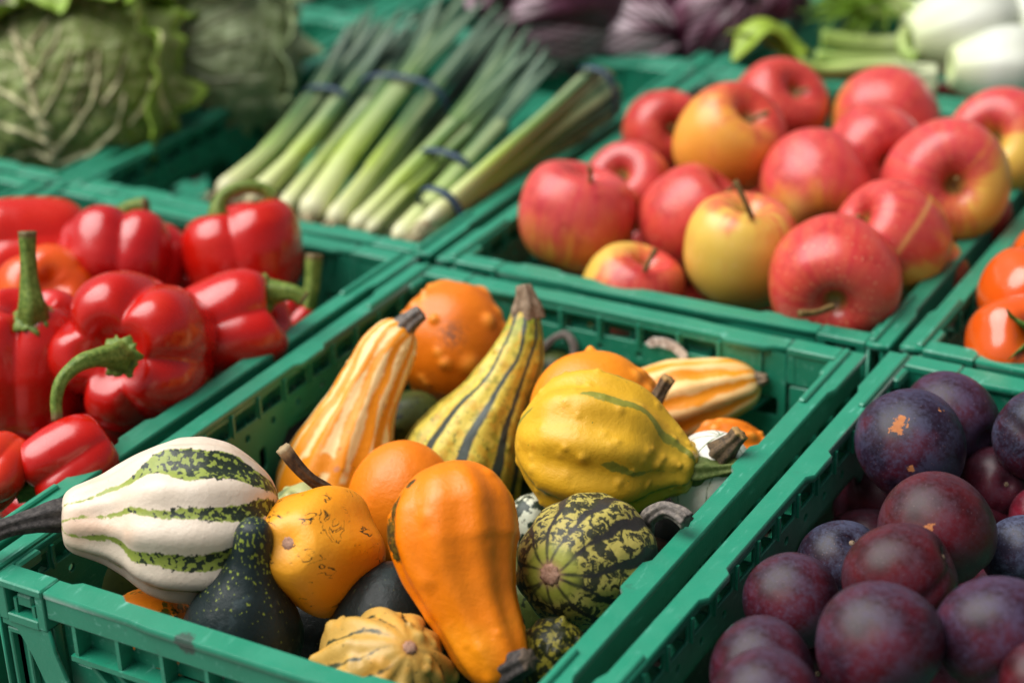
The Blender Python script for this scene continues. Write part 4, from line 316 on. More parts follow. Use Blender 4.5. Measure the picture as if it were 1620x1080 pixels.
# ---------------- setting: ground and table ----------------
n = NT('paving', .9); n.color(n.ramp(n.noise(6, 8), [(.3, '#6f6a64'), (.7, '#8b867e')])); n.bump(n.noise(300, 4), .002)
g = mesh('ground', [(-60, -60, -.92), (60, -60, -.92), (60, 60, -.92), (-60, 60, -.92)], [[0, 1, 2, 3]], n.m, False)
tag(link('ground', g), 'grey paved market ground under the stall', None, kind='structure')
n = NT('dark_wood', .7); n.color(n.ramp(n.noise(9, 6, stretch=(1, 14, 1)), [(.3, '#2a221b'), (.7, '#4a3c30')]))
H = .112                                                    # crate height, rims at z = 0
tb = link('market_table', None, loc=(-.1, .2, -.92))
tag(tb, 'dark wooden trestle table carrying the green crates', 'table')
def box(bm, x0, x1, y0, y1, z0, z1, bev=0, seg=1, mtx=None):
    r = bmesh.ops.create_cube(bm, size=1); vs = r['verts']
    for v in vs: v.co = Vector((x0+(v.co.x+.5)*(x1-x0), y0+(v.co.y+.5)*(y1-y0), z0+(v.co.z+.5)*(z1-z0)))
    if bev:
        es = list({e for v in vs for e in v.link_edges}); rr = bmesh.ops.bevel(bm, geom=es, offset=bev, segments=seg, affect='EDGES', profile=.5)
        vs = list({v for f in rr['faces'] for v in f.verts} | {v for v in vs if v.is_valid})
    if mtx is not None:
        for v in vs: v.co = mtx@v.co
for k in range(6):
    bm = bmesh.new(); box(bm, -1.05, 1.05, -.62+k*.235, -.62+k*.235+.23, .92-H-.032, .92-H-.002, .003); link('plank', bm_mesh('plank', bm, n.m), tb)
for sx in (-.95, .95):
    for sy in (-.55, .72):
        bm = bmesh.new(); box(bm, sx-.03, sx+.03, sy-.03, sy+.03, 0, .92-H-.033, .003); link('leg', bm_mesh('leg', bm, n.m), tb)

# ---------------- crates ----------------
def plastic(name, scuff=None):
    n = NT(name, .42, .5)
    c = n.mix(n.noise(40, 5), (.007, .182, .100), (.013, .245, .142))
    sc = n.math('MULTIPLY', n.step(n.noise(260, 6, .7, stretch=(1, .2, 1)), .56, .70), n.step(n.noise(22, 4), .38, .55))
    c = n.mix(n.math('MULTIPLY', sc, .7), c, (.14, .42, .32))
    dirt = n.math('MULTIPLY', n.step(n.noise(90, 5, .7, off=3), .62, .74), .5)
    c = n.mix(dirt, c, (.02, .11, .07))
    if scuff:
        g = n.t.nodes.new('ShaderNodeVectorMath'); g.operation = 'DISTANCE'; n.t.links.new(n.tc, g.inputs[0]); g.inputs[1].default_value = scuff
        mk = n.math('ADD', n.step(g.outputs['Value'], .003, .0095, 1, 0), n.math('MULTIPLY', n.math('SUBTRACT', n.noise(500, 5, .75), .5), 1.6))
        c = n.mix(n.math('MULTIPLY', n.math('MULTIPLY', n.step(mk, .45, .8), n.step(g.outputs['Value'], .008, .012, 1, 0)), .8), c, (.035, .04, .036))
    n.color(c); n.rough(n.step(n.noise(70, 5), .3, .7, .30, .5)); n.bump(n.noise(700, 3), .0002, .6); n.b.inputs['Sheen Weight'].default_value = .18; n.b.inputs['Sheen Roughness'].default_value = .4; return n.m
GREEN = plastic('green_plastic')
def flat(loops, th):                                        # filled outline with holes, extruded to thickness th, centred on z=0
    cu = bpy.data.curves.new('outline', 'CURVE'); cu.dimensions = '2D'; cu.fill_mode = 'BOTH'; bv = min(.0006, th*.22)
    cu.extrude = th/2-bv; cu.bevel_depth = bv; cu.bevel_resolution = 0; cu.offset = -bv
    for lp in loops:
        sp = cu.splines.new('POLY'); sp.points.add(len(lp)-1); sp.use_cyclic_u = True
        for p, q in zip(sp.points, lp): p.co = (q[0], q[1], 0, 1)
    o = bpy.data.objects.new('outline', cu); COL.objects.link(o); dg = bpy.context.evaluated_depsgraph_get(); dg.update()
    me = bpy.data.meshes.new_from_object(o.evaluated_get(dg)); bpy.data.objects.remove(o); bpy.data.curves.remove(cu); return me
def add_flat(bm, loops, th, mtx):
    me = flat(loops, th); me.transform(mtx); bm.from_mesh(me); bpy.data.meshes.remove(me)
def rrect(x0, x1, y0, y1, r=.002, k=3):
    o = []
    for cx, cy, a in ((x1-r, y1-r, 0), (x0+r, y1-r, 90), (x0+r, y0+r, 180), (x1-r, y0+r, 270)):
        for i in range(k+1): t = math.radians(a+90*i/k); o.append((cx+r*math.cos(t), cy+r*math.sin(t)))
    return o
def circ(x, y, r, k=10): return [(x+r*math.cos(i*2*math.pi/k), y+r*math.sin(i*2*math.pi/k)) for i in range(k)]
def prism(bm, prof, s0, s1, bev=0):                          # profile (d,z) swept along s: coordinates (s,d,z)
    a = [bm.verts.new((s0, d, z)) for d, z in prof]; b = [bm.verts.new((s1, d, z)) for d, z in prof]; m = len(prof)
    for i in range(m): bm.faces.new((a[i], a[(i+1) % m], b[(i+1) % m], b[i]))
    bm.faces.new(a[::-1]); bm.faces.new(b)
STAND = Matrix(((1, 0, 0, 0), (0, 0, 1, 0), (0, 1, 0, 0), (0, 0, 0, 1)))   # (x,y,z) -> (s=x, d=z, z=y)
def at_d(d): return Matrix.Translation((0, d, 0))@STAND
def wall(half, long):
    """one side wall in (s, d, z): d = 0 outer face, growing inwards, z = 0 rim top"""
    bm = bmesh.new(); e = half
    # rim plate seen from above, with inward tabs and wider ends
    dn, tabs = (.0135, ((-.062, .011), (.062, .011))) if long else (.013, ((-e+.024, .012), (e-.024, .012)))
    o_in = []
    for c, w in tabs: o_in += [(c-w-.004, dn), (c-w, dn+.0032), (c+w, dn+.0032), (c+w+.004, dn)]
    edge = .047
    out = [(-e, .0), (-e+edge, .0), (-e+edge+.006, .0022), (e-edge-.006, .0022), (e-edge, .0), (e, .0)] if long else [(-e, .0012), (-e+.05, .0012), (-e+.062, 0), (e-.062, 0), (e-.05, .0012), (e, .0012)]
    lp = out+[(e, dn)]+o_in[::-1]+[(-e, dn)]
    add_flat(bm, [lp], .0042, Matrix.Translation((0, 0, -.0021)))
    # outer skirt, shelf and ladder of ribs
    sk = .0190 if long else .0155
    do = .0030 if long else .0016
    prism(bm, [(do, -.0035), (do+.0022, -.0035), (do+.0022, -sk), (do+.0006, -sk), (do, -sk+.0008)], -e+.0006, e-.0006)
    prism(bm, [(do-.0006, -sk-.019), (.0112, -sk-.019), (.0112, -sk-.0162), (do-.0006, -sk-.0162)], -e+.012, e-.012)
    nb = max(3, round((2*e-.03)/.0245)); st = (2*e-.03)/nb
    for k in range(nb+1):
        s = -e+.015+k*st; box(bm, s-.0011, s+.0011, do+.0004, .0112, -sk-.0168, -sk+.001)
    # inner panel with pockets, round holes and large openings
    holes = []
    for k in range(nb):
        s = -e+.015+k*st
        if 0 < k < nb-1 or long: holes.append(rrect(s+.0022, s+st-.0022, -.0165, -.0068, .0012, 2))
    for k in range(nb+1):
        s = -e+.015+k*st
        if .02 < e-abs(s): holes.append(circ(s+(.5*st if long else 0), -.0245, .0021))
    if long:
        for c in (-.078, .078): holes.append(rrect(c-.052, c+.052, -H+.016, -.033, .024, 5))
        for c in (-.012, .012): holes.append(rrect(c-.003, c+.003, -.05, -.036, .0028, 3))
    else:
        holes.append(rrect(-.062, .062, -H+.020, -.031, .016, 5))
        for c in (-.092, .092): holes.append(rrect(c-.009, c+.009, -.045, -.033, .002, 2))
    add_flat(bm, [[(-e, -H+.004), (e, -H+.004), (e, -.0039), (-e, -.0039)]]+holes, .002, at_d(.0121))
    for k in range(nb+1):                                   # small stiffeners inside, under the lip
        s = -e+.015+k*st; box(bm, s-.0009, s+.0009, .0128, .0148, -.0175, -.0043)
    if long:                                                # raised latch bars near the ends
        for g in (-1, 1):
            prism_s = sorted((g*(e-.070), g*(e-.002))); box(bm, prism_s[0], prism_s[1], .0085, .0125, -.001, .0022, .0009)
            box(bm, *sorted((g*(e-.03), g*(e-.014))), .012, .0168, -.0075, -.0008, .0012)
    else:                                                   # diagonal folding ribs on the outside
        for g in (-1, 1):
            for off, z0, z1 in ((.0, -.037, -.098), (.016, -.037, -.100)):
                x0, x1 = g*(e-.016-off), g*(e-.075-off); L = math.hypot(x1-x0, z1-z0); ang = math.atan2(z1-z0, x1-x0)
                M = Matrix.Translation((x0, 0, z0))@Matrix.Rotation(-ang, 4, 'Y'); box(bm, 0, L, .0065, .0115, -.0013, .0013, .0005, 1, M)
        prism(bm, [(.0062, -H+.003), (.0112, -H+.003), (.0112, -H+.012), (.0062, -H+.012)], -e, e)
    return bm
def corner():
    """corner piece in (s, d, z): s from 0 at the crate's outer side towards the middle"""
    bm = bmesh.new()
    box(bm, .0002, .0298, .0, .0136, -.0042, .0003, .0008)
    box(bm, .0002, .0060, .0006, .0130, -.0225, -.0036, .0005)
    box(bm, .0245, .0296, .0006, .0130, -.0225, -.0036, .0005)
    box(bm, .0055, .0250, .0092, .0126, -.0225, -.0036)
    box(bm, .0055, .0250, .0004, .0096, -.0232, -.0182, .0006)
    box(bm, .0105, .0205, .0030, .0098, -.0145, -.0072, .0012)   # latch
    box(bm, .0090, .0108, .0026, .0098, -.0186, -.0100); box(bm, .0200, .0218, .0026, .0098, -.0186, -.0120)
    add_flat(bm, [[(.0006, -.0225), (.0300, -.0225), (.0318, -.034), (.0385, -.054), (.050, -.078), (.041, -.072), (.0245, -.060), (.0165, -.040), (.0095, -.027), (.0006, -.026)]], .0024, at_d(.0024))
    for s in (.002, .0125): box(bm, s, s+.0024, .0022, .0064, -H+.003, -.030, .0006)
    box(bm, .0021, .0148, .0022, .0064, -.0310, -.0280, .0006)
    box(bm, .0012, .0280, .0066, .0126, -H+.002, -.0240, .0006)
    box(bm, .0012, .0070, .0066, .0300, -H+.002, -.0240, .0006)
    bmesh.ops.translate(bm, verts=bm.verts[:], vec=(.0132, 0, 0))
    return bm
HX, HY = .149, .199
def frame_m(ox, oy, dirx, diry): # local (s,d,z) -> crate xyz ; dirx: unit of s ; diry: unit of d
    return Matrix(((dirx[0], diry[0], 0, ox), (dirx[1], diry[1], 0, oy), (0, 0, 1, H), (0, 0, 0, 1)))
def xf(me, M, flip):
    me = me.copy(); me.transform(M)
    if flip: me.flip_normals()
    return me
_l = bm_mesh('long_wall', wall(HY-.0008, True), GREEN); _s = bm_mesh('short_wall', wall(HX-.0436, False), GREEN); _c = bm_mesh('corner_post', corner(), GREEN)
for m_ in (_l, _s, _c): fix(m_)
CR = []
for g in (-1, 1): CR.append(('long_wall', xf(_l, frame_m(g*HX, 0, (0, 1), (-g, 0)), g > 0)))
for g in (-1, 1): CR.append(('short_wall', xf(_s, frame_m(0, g*HY, (1, 0), (0, -g)), g < 0)))
for gx in (-1, 1):
    for gy in (-1, 1): CR.append(('corner_post', xf(_c, frame_m(gx*HX, gy*HY, (-gx, 0), (0, -gy)), gx*gy < 0)))
for _, m_ in CR: fix(m_)
bm = bmesh.new()
lp = [rrect(-HX+.013, HX-.013, -HY+.013, HY-.013, .004, 3)]
for i in range(5):
    for j in range(8):
        lp.append(rrect(-.11+i*.05-.0, -.11+i*.05+.02, -.17+j*.044, -.17+j*.044+.030, .003, 2))
add_flat(bm, lp, .003, Matrix.Translation((0, 0, .0045)))
CR.append(('base', bm_mesh('base', bm, GREEN)))
CRATES = [((.1475, -.2083), 0, 'green plastic crate of mixed ornamental gourds, in the middle front', 'gourd'),
 ((-.1550, -.1990), -.3, 'green plastic crate of red peppers at the left', 'pepper'),
 ((.4535, -.2005), -.5, 'green plastic crate of plums at the lower right', 'plum'),
 ((-.1500, .2015), .3, 'green plastic crate of leeks, behind the peppers', 'leek'),
 ((.1545, .2010), .2, 'green plastic crate of red and yellow apples, behind the gourds', 'apple'),
 ((.4590, .2060), -.3, 'green plastic crate of tomatoes at the right edge', 'tomato'),
 ((-.4510, .2015), .2, 'green plastic crate of savoy cabbages at the top left', 'cabbage'),
 ((-.1510, .6030), .3, 'green plastic crate of purple radicchio at the top', 'radicchio'),
 ((.1530, .6040), .2, 'green plastic crate of white fennel at the top right', 'fennel'),
 ((-.4540, .6030), 0, 'green plastic crate of leafy greens at the top left, behind the cabbages', 'greens'),
 ((-.4580, -.2000), 0, 'empty green plastic crate at the far left, beside the peppers', 'empty')]
for (cx, cy), rz, label, key in CRATES:
    o = link('crate', None, loc=(cx, cy, -H)); o.rotation_euler.z = math.radians(rz); tag(o, label, 'crate', 'green plastic crates on the table')
    for nm, me in CR:
        p = link(nm, me, o)
        if key == 'gourd' and nm == 'short_wall' and me is CR[2][1]:
            m2 = me.copy(); m2.materials.clear(); m2.materials.append(plastic('scuffed_green_plastic', (-.022, -.1985, H-.003))); p.data = m2
            p['label'] = 'near short wall with a dark scuff mark on its rim'
    if key == 'gourd':                                       # remains of a paper sticker on the inner far wall
        n = NT('torn_paper', .7); n.color(n.mix(n.step(n.noise(400, 4), .45, .6), '#dcd8d0', '#a89c90'))
        me = flat([[(0, 0), (.004, .005), (.012, .0072), (.020, .0068), (.027, .002), (.0285, -.006), (.024, -.0035), (.018, .0005), (.009, .0008), (.003, -.002)]], .0005)
        me.materials.append(n.m); me.transform(Matrix.Translation((.018, HY-.0152, H-.0145))@Matrix.Rotation(math.radians(90), 4, 'X')@Matrix.Rotation(math.radians(-6), 4, 'Z')); fix(me)
        p = link('torn_sticker', me, o); p['label'] = 'torn whitish paper sticker left on the far inner wall'

# ---------------- stems ----------------
def stem_mat(name, a, b, rough=.75, tip=None):
    n = NT(name, rough, .3); c = n.mix(n.step(n.noise(350, 5, .6), .35, .65), a, b); c = n.mix(n.step(n.noise(1200, 3), .58, .68), c, tuple(x*1.6 for x in srgb(a)[:3]))
    if tip: c = n.mix(n.step(n.attr('gt'), .9, .97), c, tip)
    n.color(c); n.bump(n.noise(900, 4), .0006, .8); return n.m
STEM = dict(scar=stem_mat('blossom_scar', '#8f6a54', '#b88f78', .7), stem_dark=stem_mat('dark_stem', '#2b2827', '#4a4542', tip='#5a4c40'), stem_brown=stem_mat('brown_stem', '#3a2e24', '#5b4937', tip='#a08a68'), stem_grey=stem_mat('grey_stem', '#55504c', '#7d746b'),
 stem_tan=stem_mat('tan_stem', '#6a5742', '#94806a'), stem_green=stem_mat('green_gourd_stem', '#4a5a26', '#66713a', .6), stem_woody=stem_mat('woody_stem', '#43382b', '#6b573f', tip='#a5824f'),
 pepper=stem_mat('pepper_stem', '#4c6420', '#75873c', .45, tip='#6a5a38'), apple=stem_mat('apple_stem', '#5a4626', '#7d6334', .7), calyx=stem_mat('tomato_calyx', '#35541a', '#55752a', .6))

# ---------------- gourds ----------------
def gmat(kind):
    n = NT(kind+'_skin', .42, .45); gs = n.attr('gs'); gt = n.attr('gt')
    def edge(amp, scale, soft=.0004, off=0, stretch=None):   # ragged stripe mask from the signed stripe field
        return n.step(n.math('ADD', gs, n.math('MULTIPLY', n.math('SUBTRACT', n.noise(scale, 5, .65, off=off), .5), amp)), -soft, soft)
    def speck(scale, th, soft=.03, off=0, detail=3): return n.step(n.noise(scale, detail, .6, off=off), th, th+soft)
    def M(a, b): return n.math('MULTIPLY', a, b)
    if kind == 'white_green':
        c = n.mix(n.noise(30, 4), '#cfbda6', '#e2d4c2'); c = n.mix(M(speck(14, .5, .2, 2), .55), c, '#d9a987')
        c = n.mix(M(speck(600, .69, .02, 5), .5), c, '#9a7558')
        gr = edge(.005, 240); c = n.mix(gr, c, n.mix(n.noise(300, 4), '#71832a', '#9aa34a'))
        dk = n.math('ADD', n.noise(340, 2, .5, off=4), n.math('ADD', n.step(gt, .2, .85, -.13, .07), n.math('MULTIPLY', gs, 8)))
        dk = M(n.step(dk, .515, .545), edge(.009, 260, .0004, 1)); c = n.mix(dk, c, n.mix(speck(900, .64), '#1f2a1c', '#5a6a34'))
    elif kind == 'dark_speck':
        c = n.mix(n.noise(60, 5), '#131d1e', '#283434'); w = n.step(gt, .1, .8, .1, -.07)
        v = n.math('ADD', n.noise(640, 2, .4, stretch=(1, 1, .5)), w); c = n.mix(n.step(v, .685, .74), c, '#7d8a34')
        c = n.mix(M(speck(60, .55, .15, 7), .35), c, '#4a5b60'); n.rough(n.step(n.noise(40), .3, .7, .3, .48))
    elif kind == 'gold_scribble':
        c = n.mix(n.noise(25, 4), '#e58600', '#f0a018'); c = n.mix(n.step(gt, 0, .35, .4, 0), c, '#f2b23a')
        q = n.math('ABSOLUTE', n.math('SUBTRACT', n.noise(90, 3, .5, 1.2, stretch=(.6, 1, 1.6)), .5))
        sc = M(n.step(q, .012, .02, 1, 0), speck(45, .52, .05, 3)); c = n.mix(sc, c, '#2a2a12')
        c = n.mix(speck(480, .735, .02, 8), c, '#3a2a10')
    elif kind in ('plain_orange', 'bright_orange', 'deep_orange'):
        a, b = {'plain_orange': ('#d96a00', '#ee8410'), 'bright_orange': ('#e27a00', '#f39318'), 'deep_orange': ('#cf6200', '#e67c0c')}[kind]
        c = n.mix(n.noise(22, 4), a, b); c = n.mix(M(n.attr('gb'), .55), c, '#f2a03a'); c = n.mix(M(speck(160, .66, .04, 4), .35), c, '#a84f0c')
        c = n.mix(n.math('MULTIPLY', n.attr('gp'), speck(400, .42, .1)), c, '#7a4a30')
    elif kind in ('cream_orange', 'cream_orange2'):
        c = n.mix(n.noise(60, 5), '#ecc27a', '#f5dca6') if kind == 'cream_orange' else n.mix(n.noise(50, 5), '#eab060', '#f2cf92')
        c = n.mix(edge(.0042, 150, .0008), c, n.mix(n.noise(40), '#e28408', '#f09a1c'))
        if kind == 'cream_orange':
            p = M(n.step(n.math('ADD', gt, n.math('MULTIPLY', n.math('SUBTRACT', n.noise(50, 4, off=2), .5), .6)), .60, .66), n.attr('gf')); c = n.mix(p, c, '#e58a10')
            c = n.mix(speck(300, .70, .02, 6), c, '#4a3418'); c = n.mix(M(speck(110, .66, .05, 9), .6), c, '#c48a78')
        else: c = n.mix(M(speck(30, .55, .15, 3), .4), c, '#e88a18')
    elif kind == 'yellow_green':
        c = n.mix(n.noise(90, 5, .6), '#b9a92e', '#dcc65a'); c = n.mix(n.step(gt, .25, .05), c, '#8f9a28'); c = n.mix(M(speck(170, .52, .08, 2), .7), c, '#8c8a2a')
        c = n.mix(M(speck(330, .60, .04, 3), n.step(gt, .3, .8, .35, 1)), c, '#3f4a24'); c = n.mix(M(M(n.attr('gf'), speck(120, .5, .1, 6)), .6), c, '#c99a2a')
        c = n.mix(edge(.0022, 220, .0005), c, n.mix(n.noise(200), '#1c2420', '#3c4a40'))
    elif kind == 'yellow_bumpy':
        c = n.mix(n.noise(40, 5), '#cc9612', '#dfb02e'); c = n.mix(n.step(gt, .3, .0), c, '#d0a82c'); c = n.mix(M(n.attr('gb'), .5), c, '#dca832')
        c = n.mix(edge(.0036, 300, .0006), c, n.mix(n.noise(120), '#71752a', '#97902f')); c = n.mix(speck(380, .715, .02, 4), c, '#6f7424')
        c = n.mix(M(speck(60, .66, .05, 9), .35), c, '#c98a1c')
    elif kind == 'white_lines':
        c = n.mix(n.noise(40, 4), '#d8d4c6', '#eae6da'); c = n.mix(edge(.0008, 300, .0002), c, '#3c5a1e'); c = n.mix(M(speck(25, .6, .1), .3), c, '#c9b98c')
    elif kind == 'melon':
        c = n.mix(n.noise(160, 5, .6), '#94893a', '#c2b25e'); c = n.mix(n.step(n.noise(210, 4, .7, .6, off=3), .475, .52), c, '#2e2f1c')
        c = n.mix(edge(.0042, 170, .0005), c, n.mix(n.noise(300), '#1c1d1a', '#34302c')); c = n.mix(n.step(gt, .08, .0, 0, .7), c, '#9aa03c')
        c = n.mix(n.step(gt, .075, .02), c, n.mix(edge(.002, 170, .0008), '#98993a', '#2a2c1c')); c = n.mix(n.attr('gp'), c, '#b58a6a'); n.rough(.5)
    elif kind == 'big_orange':
        c = n.mix(n.noise(18, 4), '#e26e00', '#f18604'); c = n.mix(M(speck(10, .5, .15, 2), .5), c, '#f3a020')
        q = M(n.step(n.math('ADD', n.attr('gq'), n.math('MULTIPLY', n.math('SUBTRACT', n.noise(150, 6, .75), .5), 2.4)), .62, .68), n.step(n.attr('gq'), .08, .3)); c = n.mix(q, c, n.mix(speck(260, .5), '#2c2c12', '#5a4a14'))
        c = n.mix(M(speck(520, .72, .02, 5), n.step(gt, .5, .2)), c, '#5a3a10'); c = n.mix(M(speck(200, .68, .04, 8), .4), c, '#d8781c'); n.rough(n.step(n.noise(50), .3, .7, .30, .44))
    elif kind == 'black_green':
        c = n.mix(n.noise(50, 5), '#0c1211', '#1c2522'); c = n.mix(speck(420, .66, .04, 3), c, '#4a4d2a'); c = n.mix(M(speck(50, .55, .1, 5), .3), c, '#3c4a4a')
    elif kind == 'tan_green':
        c = n.mix(n.noise(70, 5), '#a9802f', '#c9a558'); c = n.mix(M(speck(40, .52, .1, 3), .5), c, '#d89a3a')
        c = n.mix(M(edge(.005, 200, .0006), n.step(gt, .0, .12)), c, n.mix(n.noise(300), '#20281a', '#46482a')); c = n.mix(speck(380, .67, .03, 7), c, '#6a5a2a'); c = n.mix(n.attr('gp'), c, '#a86a3a')
    elif kind == 'orange_blotch':
        c = n.mix(n.noise(30, 4), '#d97306', '#ea8a18'); c = n.mix(n.step(n.noise(75, 6, .7, off=2), .52, .56), c, n.mix(speck(200, .5), '#5a5a18', '#2f3514'))
    elif kind == 'pale_green':
        c = n.mix(n.noise(60, 5), '#8f9458', '#b5b47c'); c = n.mix(speck(30, .5, .1, 4), c, '#5b6a48')
    elif kind == 'mottled':
        c = n.mix(n.step(n.noise(190, 4, .6), .48, .53), '#27362a', '#c9cdb4')
    elif kind == 'shade_green':
        c = n.mix(n.noise(60, 5), '#2c3518', '#55602c'); c = n.mix(speck(120, .58, .05), c, '#1c2414')
    else:
        c = n.mix(n.noise(60, 5), '#1c1f12', '#2e3018'); c = n.mix(n.math('MULTIPLY', speck(330, .5, .08), .9), c, '#7d7428')
    if kind in ('black_green', 'dark_speck', 'shade_green', 'dark_yellow'): n.b.inputs['Specular IOR Level'].default_value = .22
    n.color(c); n.bump(n.noise(260, 5, .6), .0012, .35); n.bump(n.noise(1500, 2), .0003, .4)
    return n.m
GM = {}
def build_gourd(d, idx):
    big = d['name'] not in ('mottled_gourd', 'hidden_green_gourd', 'shaded_green_gourd', 'lower_gourd')
    nu, nv = (168, 132) if big else (64, 48)
    pts = np.array(d['pts']); org = pts.mean(0); pts = pts-org
    t = .5-.5*np.cos(np.linspace(0.035, math.pi-.035, nv)); pt, pr = zip(*d['prof'])
    R = np.sqrt(np.maximum(pchip(pt, np.square(pr), t), 1e-10)); Cc = spline(pts, nv, t); ref = np.array(d['ref'])
    T, N, B = frames(spline(pts, 60), ref)
    q = np.linspace(0, 1, 60); T, N, B = (unit(np.stack([np.interp(t, q, A[:, k]) for k in range(3)], 1)) for A in (T, N, B))
    th = np.arange(nu)*2*math.pi/nu; th = np.where(th > math.pi, th-2*math.pi, th); nr, dep, ph = d['ribs']
    env = np.sin(np.pi*np.clip(t, 0, 1))**.4
    irr = .8*np.cos(nr*(th-math.radians(ph)))+.2*np.cos((nr-3)*th+1.3*idx)+.15*np.cos(2*th+idx)
    m = 1+dep*env[:, None]*irr[None, :]
    V = Cc[:, None]+(R[:, None]*m)[..., None]*(np.cos(th)[None, :, None]*N[:, None]+np.sin(th)[None, :, None]*B[:, None])
    V = V.reshape(-1, 3); nor = normals(np.vstack([V]), nv, nu); cen = np.repeat(Cc, nu, 0)
    nor *= np.sign(np.sum(nor*(V-cen), 1))[:, None]
    lh, lk = d.get('lump', (0, 1)); e2 = np.repeat(np.minimum(1, R/.012), nu)
    V0 = V.copy(); disp = lh*.6*nz(V0, lk*1.6, 10+idx)*e2+lh*.22*nz(V0, lk*6, 30+idx)*e2
    gb = np.zeros(len(V)); gp = np.zeros(len(V)); bl = []
    if 'bumps' in d:
        cnt, hh, sz, sd = d['bumps']; r = np.random.default_rng(sd)
        for _ in range(cnt): bl.append((V0[r.integers(int(nv*.12)*nu, int(nv*.93)*nu)], hh*r.uniform(.4, 1.25), sz*r.uniform(.6, 1.35)))
    for tt, tdeg, hh, sz in d.get('bumplist', ()):
        iv = np.argmin(abs(t-tt)); iu = np.argmin(abs(th-math.radians(tdeg))); bl.append((V0[iv*nu+iu], hh, sz))
    for P, hh, sz in bl:
        w = np.exp(-(np.sum((V0-P)**2, 1)/sz**2)**1.3); disp += hh*w; gb = np.maximum(gb, w)
    for tt, tdeg, sz, hh in d.get('spots', ()):
        iv = np.argmin(abs(t-tt)); iu = np.argmin(abs(th-math.radians(tdeg))); w = np.exp(-np.sum((V0-V0[iv*nu+iu])**2, 1)/sz**2); gp = np.maximum(gp, w)
    if 'scar' in d: w = np.exp(-(np.sum((V0-Cc[0])**2, 1)/d['scar']**2)**2); gp = np.maximum(gp, w); disp -= .0012*np.exp(-np.sum((V0-Cc[0])**2, 1)/(1.6*d['scar'])**2)
    V = V+nor*disp[:, None]
    gs = np.full((nv, nu), -.05)
    for k, s in enumerate(d.get('stripes', ())):
        wq, wv = zip(*s['w']); w = np.interp(t, wq, wv); a0 = math.radians(s['th'])
        wob = s.get('wob', 0)*np.sin(t*9+k*1.7)+.6*s.get('wob', 0)*np.sin(t*23+k*2.9)
        dd = np.abs((th[None, :]-a0+math.pi) % (2*math.pi)-math.pi)*R[:, None]; dd = np.abs(dd-0*wob[:, None]) if 0 else np.abs(((th[None, :]-a0+math.pi) % (2*math.pi)-math.pi)*R[:, None]+wob[:, None])
        gs = np.maximum(gs, w[:, None]-dd)
    gf = np.clip(1.4*np.sin(th-.2+math.pi)*-1*0+np.clip(np.cos(th+math.radians(5))*2.6-.5, 0, 1), 0, 1); gf = np.broadcast_to(gf, (nv, nu))
    gq = np.zeros(len(V))
    if d['mat'] == 'big_orange':
        for tt, tdeg, sz in ((.17, -76, .010), (.30, -84, .011), (.09, -50, .004), (.36, -80, .008)):
            iv = np.argmin(abs(t-tt)); iu = np.argmin(abs(th-math.radians(tdeg*GQ))); gq = np.maximum(gq, np.exp(-np.sum((V0-V0[iv*nu+iu])**2, 1)/sz**2))
    V = np.vstack([V, (V[:nu].mean(0))[None], (V[-nu:].mean(0))[None]])
    pad = lambda a, f=0, l=None: np.r_[np.asarray(a, float).reshape(-1), f, f if l is None else l]
    at = dict(gs=pad(gs, -.05), gt=pad(np.repeat(t, nu), 0, 1), gb=pad(gb), gp=pad(gp, 1 if 'scar' in d else 0, 0), gf=pad(gf), gq=pad(gq))
    if d['mat'] not in GM: GM[d['mat']] = gmat(d['mat'])
    me = mesh(d['name'], V, grid_faces(nv, nu, nv*nu, nv*nu+1), GM[d['mat']], attrs=at); fix(me)
    o = link(d['name'].replace('lower_gourd', 'gourd'), me, loc=tuple(org)); tag(o, d['label'], 'gourd', d.get('group', 'ornamental gourds in the middle crate'))
    if 'stem' in d:
        s = d['stem']; me = tube('stem', np.array(s['pts'])-org, s['r'], STEM[s['mat']], 30, 36, 6, .17, jitter=.00025, seed=idx); link('stem', me, o)
    if 'scar' in d:
        bm = bmesh.new(); bmesh.ops.create_icosphere(bm, subdivisions=3, radius=1); r = np.random.default_rng(idx)
        for v in bm.verts:
            k = 1+.12*math.sin(9*math.atan2(v.co.y, v.co.x))+.1*r.normal()*.3; v.co = Vector((v.co.x*d['scar']*.8*k, v.co.y*d['scar']*.8*k, v.co.z*.0012))
        me = bm_mesh('blossom_scar', bm, STEM['scar'], True); sc = link('blossom_scar', me, o)
        sc.location = tuple(V[:nu].mean(0)); sc.rotation_euler = Vector(tuple(T[0])).to_track_quat('Z', 'Y').to_euler()
    return o
GQ = 1
for i, d in enumerate(GOURDS): build_gourd(d, i)

# ---------------- apples, plums, peppers, tomatoes ----------------
def revolve(prof, R, nu, nv, mod=None):
    P = np.array(prof, float); P3 = np.c_[P, np.zeros(len(P))]; q = spline(P3, nv)
    rho, h = np.maximum(q[:, 0], 1e-4), q[:, 1]; th = np.arange(nu)*2*math.pi/nu; t = np.linspace(0, 1, nv)
    RR = np.repeat(rho[:, None], nu, 1); HH = np.repeat(h[:, None], nu, 1)
    if mod: RR, HH = mod(RR, HH, th[None, :], t[:, None])
    V = np.stack([RR*np.cos(th), RR*np.sin(th), HH], -1).reshape(-1, 3)*R
    V = np.vstack([V, V[:nu].mean(0), V[-nu:].mean(0)]); return V, grid_faces(nv, nu, nv*nu, nv*nu+1), np.r_[np.repeat(t, nu), 0, 1]
def orient(ax, ref):
    z = unit(ax); x = unit(np.asarray(ref)-np.dot(ref, z)*z); return np.stack([x, np.cross(z, x), z], 1)
